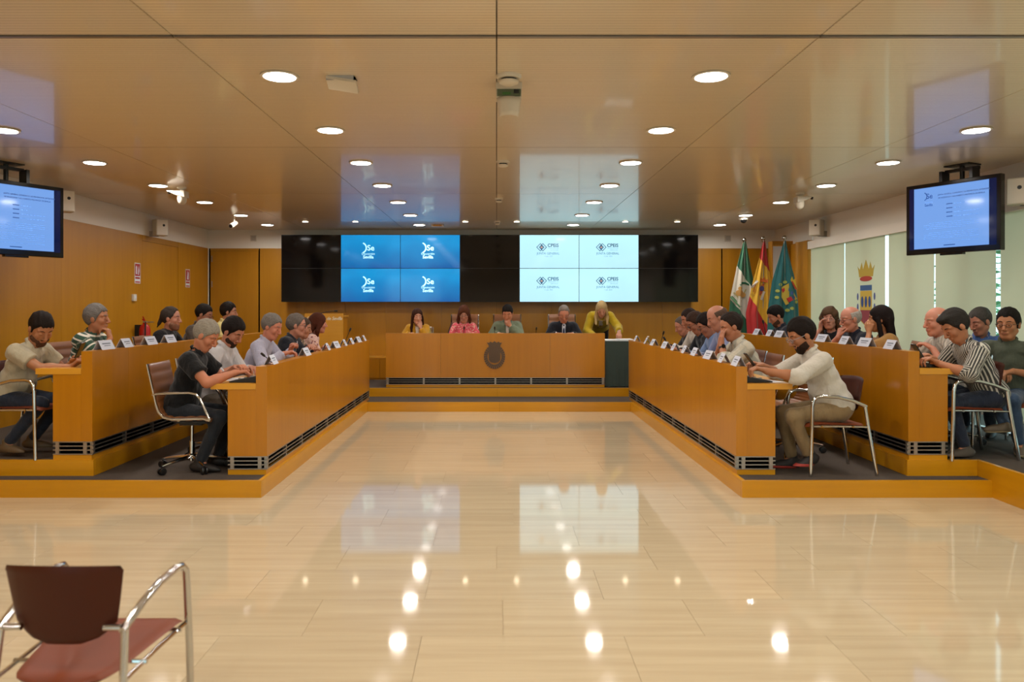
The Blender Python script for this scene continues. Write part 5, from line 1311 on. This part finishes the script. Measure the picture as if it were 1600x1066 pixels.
place_chair('o', -4.05, 8.15, T2, .1, 'empty brown office chair at the outer left desk between the striped polo and the extinguisher')
# ---- head desk
YH = 12.55; F_ = -PI/2
person('person with long brown hair in a mustard jacket, leftmost at the head desk', 652, 495, YH, T2, F_, s=1.0, pitch=10, yaw=18, female=True, skin='#C08A72', top=dict(type='jacket', color='#B0801C', inner='#D6CEC4', nocollar=False), hair=dict(s='long', c='#3A2014', len=.32),
       hands=[('h', .105, .035, -.115, (-.15, -.1, 1), (.2, .6, -1)), ('l', .40, -.12, .79)], palm=[(-.8, -.5, 0), None], curl=(.5, 1), lean=0.3, group=GD, chair_label='brown office chair hidden behind the person in mustard at the head desk')
person('person with a brown bob, glasses and a coral blouse at the head desk', 725, 491, YH, T2, F_, s=1.02, pitch=22, yaw=0, female=True, skin='#C08A76', glasses='#3A2420', top=dict(type='shirt', color='#C8505E', pat='floral', c2='#E08A8E', period=.05, duty=.3, sleeve='long', nocollar=True, v=(.03, .10)), hair=dict(s='bob', c='#55301E'), lean=0.22, high=True, group=GD,
       hands=[('l', .42, .12, .79), ('l', .42, -.12, .79)], chair_label='tan ribbed office chair behind the person in the coral blouse')
person('person in a sage green blazer and white shirt at the centre of the head desk', 793, 490, YH, T2, F_, s=1.04, pitch=28, yaw=-8, skin='#BE8266', top=dict(type='jacket', color='#66705C', inner='#DAD6D0'), hair=dict(c='#191412', top=.022),
       hands=[('l', .235, .02, .99, (.05, -.5, .8), (-.1, .9, -.6)), ('l', .42, -.14, .79)], palm=[(-1, 0, .2), None], curl=(1.2, 1), lean=0.2, high=True, group=GD, chair_label='tan office chair behind the person in the sage blazer')
person('person in a dark navy suit and blue tie reading at the head desk', 881, 491, YH, T2, F_, s=1.08, pitch=30, skin='#C0826A', glasses='#5A4A40', girth=1.08, top=dict(type='jacket', color='#13151F', inner='#C9CCD8', tie='#16233E'), hair=dict(c='#7A716A', top=.012, s='receding'), lean=0.22, high=True, group=GD,
       hands=[('l', .42, .12, .79), ('l', .42, -.12, .79)], chair_label='tan office chair behind the person in the navy suit')
person('person with blonde hair in an olive yellow jacket, standing bent over the green clothed table', 940, 483, 12.62, T2, F_-.05, s=.98, pitch=42, yaw=-4, stand=True, female=True, skin='#C08A74', top=dict(type='jacket', color='#A48A14', inner='#BDB8B2', nocollar=True), pants='#0E0E10', hair=dict(s='long', c='#B59A6C', len=.22), group=GD,
       hands=[('w', 968, 524, 12.35, (.5, 0, -.7)), ('w', 930, 533, 12.5, (.5, 0, -.8))], curl=(1.2, .8), chair=None)
# ---- inner right desk
person('person with grey hair and a dark jacket, farthest at the inner right desk', 1066, 510, 10.75, T1, R180, s=1.02, pitch=26, skin='#B47C66', top=dict(type='shirt', color='#26262C', sleeve='long'), hair=dict(s='receding', c='#5A504A'), group=GR_, chair_label='brown office chair farthest at the inner right desk')
person('person in a cream shirt, second from the far end of the inner right desk', 1077, 499, 10.2, T1, R180, s=1.06, pitch=24, skin='#A87058', top=dict(type='shirt', color='#B8B0A6', sleeve='long'), hair=dict(c='#2A1E1A'), group=GR_, chair_label='brown office chair under the person in the cream shirt at the inner right desk')
person('person in a black shirt with brown hair and glasses at the inner right desk', 1087, 505, 9.55, T1, R180, s=1.05, pitch=34, skin='#A87058', glasses='#141212', top=dict(type='shirt', color='#14161E', sleeve='long'), hair=dict(c='#3A2820', top=.02), group=GR_, chair_label='brown office chair under the person in the black shirt at the inner right desk')
person('person in a light blue shirt with black hair and glasses at the inner right desk', 1104, 508, 8.85, T1, R180, s=1.05, pitch=34, skin='#A87058', glasses='#141212', top=dict(type='shirt', color='#6E86AE', sleeve='long'), hair=dict(c='#1E1614', top=.022), group=GR_, chair_label='brown office chair under the person in the light blue shirt')
person('bald person half hidden behind the person with the wristwatch at the inner right desk', 1120, 497, 8.35, T1, R180, s=1.06, pitch=26, skin='#B47C66', top=dict(type='shirt', color='#7A84A8', sleeve='long'), hair=dict(s='horseshoe', c='#5A463A'), group=GR_, chair_label='brown office chair under the bald person at the inner right desk')
t6, h6 = person('person in a cream striped shirt with wristwatch, hands before face, inner right desk', 1142, 511, 7.65, T1, R180, s=1.07, pitch=22, near=True, skin='#AE7558', girth=1.05, top=dict(type='shirt', color='#B9B3A2', pat='v', c2='#A19F92', period=.07, sleeve='rolled'), pants='#2A2A2E', hair=dict(c='#2A211D', top=.018, s='receding'), group=GR_,
       hands=[('h', .135, .04, -.07, (.05, -.1, 1), (.3, .7, -1)), ('h', .135, -.05, -.09, (0, .1, 1), (.3, -.6, -1))], palm=[(-1, -.2, 0), (-1, .2, 0)], curl=(.5, .6), watch=0, chair_label='office chair with chrome rail under the person in the cream striped shirt')
person('bearded person in white shirt and khaki trousers, nearest at the inner right desk', 1252, 524, 6.45, T1, R180+.03, s=1.10, pitch=28, near=True, skin='#A8704E', girth=1.18, beard='#30221A', glasses='#8A8A90', top=dict(type='shirt', color='#C2BCB0', sleeve='elbow'), pants='#857050', hair=dict(c='#1C1512', top=.022), lean=0.42, group=GR_,
       hands=[('w', 1186, 576, 6.30, (.9, -.1, .3)), ('w', 1180, 568, 6.50, (.9, .1, .3))], curl=(1.3, 1.3), shoes='#171314', sole_c='#A8382E', chair='v', legs=[((.43, .13, .50), (.28, .12, .14), (.55, 0, -.8)), ((.42, -.12, .50), (.34, -.10, .08))], chair_label='chrome armed visitor chair under the person in khaki trousers')
place_chair('o', 2.78, 7.25, T1, R180+.15, 'empty brown ribbed office chair at the inner right desk behind the white shirt')
# ---- outer right desk
person('person in a navy shirt before the flags, farthest at the outer right desk', 1212, 494, 10.35, T2, R180, s=1.06, pitch=30, skin='#A8725A', beard='#4A3428', top=dict(type='shirt', color='#131826', sleeve='long'), hair=dict(c='#14100E', top=.02), group=GO_, chair_label='brown office chair under the person in the navy shirt before the flags')
person('person with curly brown hair and glasses looking at the camera, at the outer right desk', 1296, 498, 9.0, T2, R180+.65, s=1.02, pitch=2, yaw=24, female=True, skin='#BE8874', glasses='#6A5A54', top=dict(type='tee', color='#1A1A20', sleeve='short'), hair=dict(s='curly', c='#4E3826'), lean=0.25, group=GO_,
       hands=[('l', .45, .05, .79), ('h', .07, -.085, -.06, (-.1, .05, 1), (.2, -.7, -1))], palm=[None, (0, 1, 0)], chair_label='brown office chair under the person with curly hair')
person('white haired person in a dark navy polo, hand at mouth, outer right desk', 1328, 499, 8.35, T2, R180+.1, s=1.07, pitch=12, near=True, skin='#BC806A', glasses='#2A2624', girth=1.1, top=dict(type='polo', color='#171C2A', sleeve='short'), hair=dict(s='horseshoe', c='#A8A29A', brow='#8A8078'), lean=0.32, group=GO_,
       hands=[('l', .50, .0, .80), ('h', .125, -.01, -.10, (-.2, .1, .9), (.3, -.8, -.8))], palm=[None, (-1, 0, 0)], curl=(1, 1.5), chair_label='brown office chair under the white haired person in the navy polo')
person('person with long dark hair and a tan top at the outer right desk', 1374, 499, 7.65, T2, R180-.25, s=1.04, pitch=6, yaw=-12, near=True, female=True, skin='#A8724E', top=dict(type='tee', color='#96703E', sleeve='short', nocollar=True), hair=dict(s='long', c='#19100F', len=.36), lean=0.26, group=GO_,
       hands=[('h', .09, .05, -.06, (-.1, 0, 1), (.2, .7, -1)), ('l', .46, -.1, .8)], palm=[(-.6, -1, 0), None], curl=(.8, 1), chair_label='brown office chair under the person in the tan top')
place_chair('o', 3.92, 7.15, T2, R180, 'empty brown office chair between the person in the tan top and the bald person')
person('bald person in a pale shirt behind the dark striped shirt, outer right desk', 1463, 503, 7.0, T2, R180, s=1.05, pitch=8, near=True, skin='#BE8068', girth=1.08, top=dict(type='shirt', color='#B4AEA2', pat='v', c2='#9A958C', period=.03, sleeve='short'), hair=dict(s='horseshoe', c='#B0A89C', brow='#9A8A7A'), lean=0.3, group=GO_,
       hands=[('w', 1446, 548, 6.95), ('l', .5, -.1, .8)], chair_label='office chair under the bald person in the pale shirt')
person('person in a white shirt with dark stripes, nearest at the outer right desk', 1492, 510, 6.45, T2, R180, s=1.07, pitch=36, near=True, skin='#AE7454', girth=1.08, top=dict(type='shirt', color='#BDB8AC', pat='v', c2='#3A3A38', period=.019, duty=.60, sleeve='elbow'), pants='#252C3C', shoes='#4A4036', hair=dict(c='#2C2825', top=.024, s='short', quiff=True), lean=0.45, chair_off=.25, group=GO_,
       hands=[('w', 1455, 562, 6.32, (.9, -.1, .5)), ('w', 1450, 556, 6.5, (.9, .1, .5))], curl=(1.3, 1.3), chair='v', legs=[((.43, .12, .50), (.30, .12, .08)), ((.42, -.12, .50), (.40, -.12, .08))], chair_label='chrome armed visitor chair under the person in the dark striped shirt')
person('person in a blue shirt with short grey hair in the row by the blinds', 1531, 503, 7.45, T2, R180+.75, s=1.04, pitch=22, yaw=-30, near=True, skin='#A8705A', top=dict(type='shirt', color='#47639A', sleeve='long'), hair=dict(c='#4A4542'), group='people seated by the blinds', lean=.28,
       hands=[('l', .35, .1, .62), ('l', .35, -.08, .62)], chair='v', chair_label='visitor chair under the person in the blue shirt by the blinds')
person('person in an olive polo with crossed legs at the right edge by the blinds', 1575, 507, 6.70, T2, R180+.95, s=1.06, pitch=6, yaw=-14, near=True, skin='#A8704E', glasses='#141212', girth=1.05, top=dict(type='polo', color='#4C5144', sleeve='short'), pants='#34465E', shoes='#55493A', sole_c='#8A7A5A', hair=dict(c='#171310', top=.02), group='people seated by the blinds', lean=.12,
       hands=[('l', .28, .02, .66), ('l', .25, -.07, .66)], legs=[((.44, .05, .53), (.40, .10, .08)), ((.40, -.10, .63), (.64, -.01, .30), (.58, -.81, -.05))], chair='v', chair_label='visitor chair at the right edge under the person in the olive polo')
if not CH['o'][1]: pass
# ================================================================ small things on the desks
card_i = mat('blank tent card', '#C2C6D4', .8)
def name_card(X_, Y_, z, side, label):
    """side: 'L' desk front looks +x, 'R' looks -x"""
    s = 1 if side == 'L' else -1
    d = thing('name_card', label, 'name card', (X_, Y_, z), group='white folded name cards on the desks')
    rr = random.Random(int(Y_*100)).uniform(-.12, .12)
    mb = MB(); hw, dp, h = .095, .042, .078; R = Matrix.Rotation(rr, 3, 'Z'); c = Vector((X_, Y_, z))
    f = lambda a, b, k: c+R@Vector((b*s, a, k))
    mb.add([f(-hw, dp, 0), f(hw, dp, 0), f(hw, .002, h), f(-hw, .002, h), f(-hw, dp-.002, 0), f(hw, dp-.002, 0), f(hw, 0, h), f(-hw, 0, h)], [(0, 1, 2, 3), (7, 6, 5, 4), (0, 4, 5, 1), (2, 6, 7, 3), (1, 5, 6, 2), (0, 3, 7, 4)])
    mb.add([f(-hw, -dp, 0), f(hw, -dp, 0), f(hw, -.002, h), f(-hw, -.002, h), f(-hw, -dp+.002, 0), f(hw, -dp+.002, 0), f(hw, 0, h), f(-hw, 0, h)], [(0, 1, 2, 3), (7, 6, 5, 4), (0, 4, 5, 1), (2, 6, 7, 3), (1, 5, 6, 2), (0, 3, 7, 4)])
    mb.build('folded_card', card_i, d)
    n_ = MB()
    for (z0, z1, w_) in ((.046, .054, .06), (.030, .035, .045)):
        q = lambda k: dp-(dp-.002)*k/h+.0008
        n_.add([f(-w_, q(z0), z0), f(w_, q(z0), z0), f(w_, q(z1), z1), f(-w_, q(z1), z1)], [(0, 1, 2, 3)])
    n_.build('printed_line', M['ink'], d)
who_li = ['just in front of the lavender shirt', 'before the dark suit', 'before the patterned shirt', 'before the person with the brown bob', 'just past the person with the brown bob', 'third from the far end', 'second from the far end', 'at the far end']
for Y_, wl_ in zip((6.55, 7.7, 8.66, 9.14, 9.64, 10.1, 10.6, 11.05), ['at the near end before the lavender shirt', 'before the dark suit', 'before the person with the brown bob', 'just past the person with the brown bob', 'fourth from the far end', 'third from the far end', 'second from the far end', 'at the far end']):
    name_card(-1.922, Y_ if Y_ < 11.2 else 11.2, T1+.885, 'L', 'white name card on the inner left desk, '+wl_)
ri = [10.95, 10.2, 9.75, 9.07, 8.6, 8.12, 7.7, 7.2, 6.76, 6.36]
for k, Y_ in enumerate(ri):
    name_card(2.0, Y_, T1+.885, 'R', 'white name card on the inner right desk, %s from the far end' % ['first', 'second', 'third', 'fourth', 'fifth', 'sixth', 'seventh', 'eighth', 'ninth', 'tenth'][k])
for k, Y_ in enumerate((6.52, 6.88, 7.36, 7.80)): name_card(-3.33, Y_, T2+.885, 'L', 'white name card on the outer left desk, %s from the near end' % ['first', 'second', 'third', 'fourth'][k])
for k, Y_ in enumerate((9.97, 9.5, 9.17, 7.97, 7.45, 7.04, 6.58)): name_card(3.39, Y_, T2+.885, 'R', 'white name card on the outer right desk, %s from the far end' % ['first', 'second', 'third', 'fourth', 'fifth', 'sixth', 'seventh'][k])
def mic(label, base, tip, mid=None):
    b, t_ = Vector(base), Vector(tip); m_ = Vector(mid) if mid else b.lerp(t_, .5)+Vector((0, 0, .03))
    d = thing('gooseneck_microphone', label, 'microphone', b, group='black gooseneck microphones')
    MB().box(b.x-.04, b.x+.04, b.y-.055, b.y+.055, b.z, b.z+.022).build('base', M['black'], d, bevel=.006)
    pts = [(b+Vector((0, 0, .02))).lerp(m_, k/6).lerp(m_.lerp(t_, k/6), k/6) for k in range(7)]
    MB().tube(pts, .0045, 6).build('neck', M['black'], d, smooth=True)
    v = (pts[-1]-pts[-2]).normalized(); MB().tube([pts[-1], pts[-1]+v*.018, pts[-1]+v*.05], .011, 10, rr=[.009, .013, .011]).build('head', M['black'], d, smooth=True)
zi = T1+.745; zo = T2+.745
mic('black gooseneck microphone standing at the far end of the inner left desk', (-2.08, 10.3, zi), P(546, 518, 10.3))
mic('black gooseneck microphone before the person in the lavender shirt', (-2.10, 7.35, zi), P(414, 557, 7.3))
mic('black gooseneck microphone at the far end of the inner right desk', (2.15, 10.2, zi), P(1036, 523, 10.1))
mic('short gooseneck microphone beside the far name cards of the inner right desk', (2.15, 9.3, zi), P(1040, 532, 9.3))
mic('black gooseneck microphone before the person in navy at the outer right desk', (3.56, 10.1, zo), P(1193, 506, 10.1))
mic('gooseneck microphone before the person in coral at the head desk', (-.52, 12.12, zo), P(725, 515, 12.08))
mic('gooseneck microphone before the person in the sage blazer', (-.03, 12.12, zo), P(773, 515, 12.08))
mic('gooseneck microphone before the person in the navy suit at the head desk', (.62, 12.12, zo), P(838, 516, 12.08))
def unit(label, c, rz, cat='conference unit'):
    d = thing('conference_unit', label, cat, c, rz, group='black wedge shaped desk units')
    MB().add([(-.11, -.08, 0), (.11, -.08, 0), (.11, .08, 0), (-.11, .08, 0), (-.11, -.08, .012), (.11, -.08, .055), (.11, .08, .055), (-.11, .08, .012)], [(0, 3, 2, 1), (4, 5, 6, 7), (0, 1, 5, 4), (1, 2, 6, 5), (2, 3, 7, 6), (3, 0, 4, 7)]).build('housing', M['black'], d, world=False, bevel=.006)
    for k in range(3): MB().box(-.05+.05*k, -.03+.05*k, -.03, -.01, .024+.0098*k, .034+.0098*k).build('button', M['alu'], d, world=False)
unit('black wedge shaped unit on the near end of the inner left worktop', (-2.10, 6.42, zi), 0)
unit('black wedge shaped unit on the near end of the inner right worktop', (2.17, 6.42, zi), PI)
unit('dark wedge shaped unit on the near end of the outer right worktop', (3.57, 6.42, zo), PI)
def phone(label, c, d1, up):
    d1 = Vector(d1).normalized(); n_ = d1.cross(Vector(up)).normalized(); u_ = n_.cross(d1); R = Matrix((d1, u_, n_)).transposed()
    d = thing('smartphone', label, 'phone', c, group='phones held over the desks')
    MB().cbox(c, (.036, .073, .0045), R).build('casing', M['black'], d, bevel=.002)
    MB().cbox(Vector(c)+n_*.005, (.033, .068, .0004), R).build('display', M['blackgloss'], d)
phone('dark phone held up by the person in the sand polo', P(125, 547, 6.5), (0, 1, .1), (.45, 0, .9))
phone('dark phone in the hands of the person in khaki trousers', P(1172, 563, 6.4), (0, 1, 0), (-.6, 0, .8))
phone('dark phone in the hands of the person in the dark striped shirt', P(1434, 549, 6.42), (0, 1, 0), (-.5, 0, .75))
# papers, book and bottle
def paper(label, c, a, b, rz, th=.002, nm='paper_sheet', cat='paper', m=None):
    d = thing(nm, label, cat, c, rz); MB().box(-a, a, -b, b, 0, th).build('sheet', m or M['paper'], d, world=False); return d
paper('white sheet under the hands of the person in khaki trousers', (2.30, 6.46, zi), .08, .11, .3)
paper('white sheet on the inner left worktop by the black unit', (-2.22, 6.65, zi), .10, .14, .2)
bk = thing('open_binder', 'open binder of white pages on the green clothed table', 'binder', (1.88, 12.22, .971))
MB().box(1.70, 1.93, 12.02, 12.42, .971, .985).build('page_stack', M['paper'], bk, bevel=.003)
MB().box(1.935, 2.16, 12.02, 12.42, .971, .992).build('page_stack', M['paper'], bk, bevel=.003)
MB().box(1.69, 2.17, 12.01, 12.43, .9705, .973).build('cover', mat('pale binder cover', '#9AA0A0', .6), bk)
MB().box(1.90, 2.02, 12.10, 12.30, .992, .994).build('loose_sheet', M['paper'], bk)
def bottle(label, c, h=.19):
    d = thing('water_bottle', label, 'bottle', c, group='small clear bottles and glasses')
    MB().lathe([(.028, .002), (.030, .02), (.030, h*.6), (.012, h*.85), (.012, h*.92)], c=c, n=16).build('bottle_body', M['glass'], d, smooth=True)
    MB().lathe([(.028*.9, .004), (.028*.9, h*.5)], c=c, n=14).build('water', glass_mat('water', (.9, .96, 1)), d, smooth=True)
    MB().lathe([(.014, h*.92), (.014, h)], c=c, n=12).build('cap', M['paper'], d)
bottle('clear bottle beside the person in mustard at the head desk', (P2(673, 12.15), 12.15, zo))
bottle('clear bottle with white cap at the far end of the inner right desk', (2.12, 10.75, zi), .22)
nb = thing('tablet_computer', 'dark upright tablet edge between mustard and coral jackets at the head desk', 'tablet', (P2(701, 12.3), 12.3, zo))
MB().cbox((P2(702, 12.3), 12.3, zo+.13), (.006, .10, .135), Matrix.Rotation(.32, 3, 'Y')).build('tablet_body', M['black'], nb, bevel=.003)
MB().box(P2(680, 12.3)-.1, P2(680, 12.3)+.1, 12.2, 12.38, zo, zo+.012).build('keyboard_half', M['black'], nb)
# wristwatch of the person hiding his face
wc = h6[0]
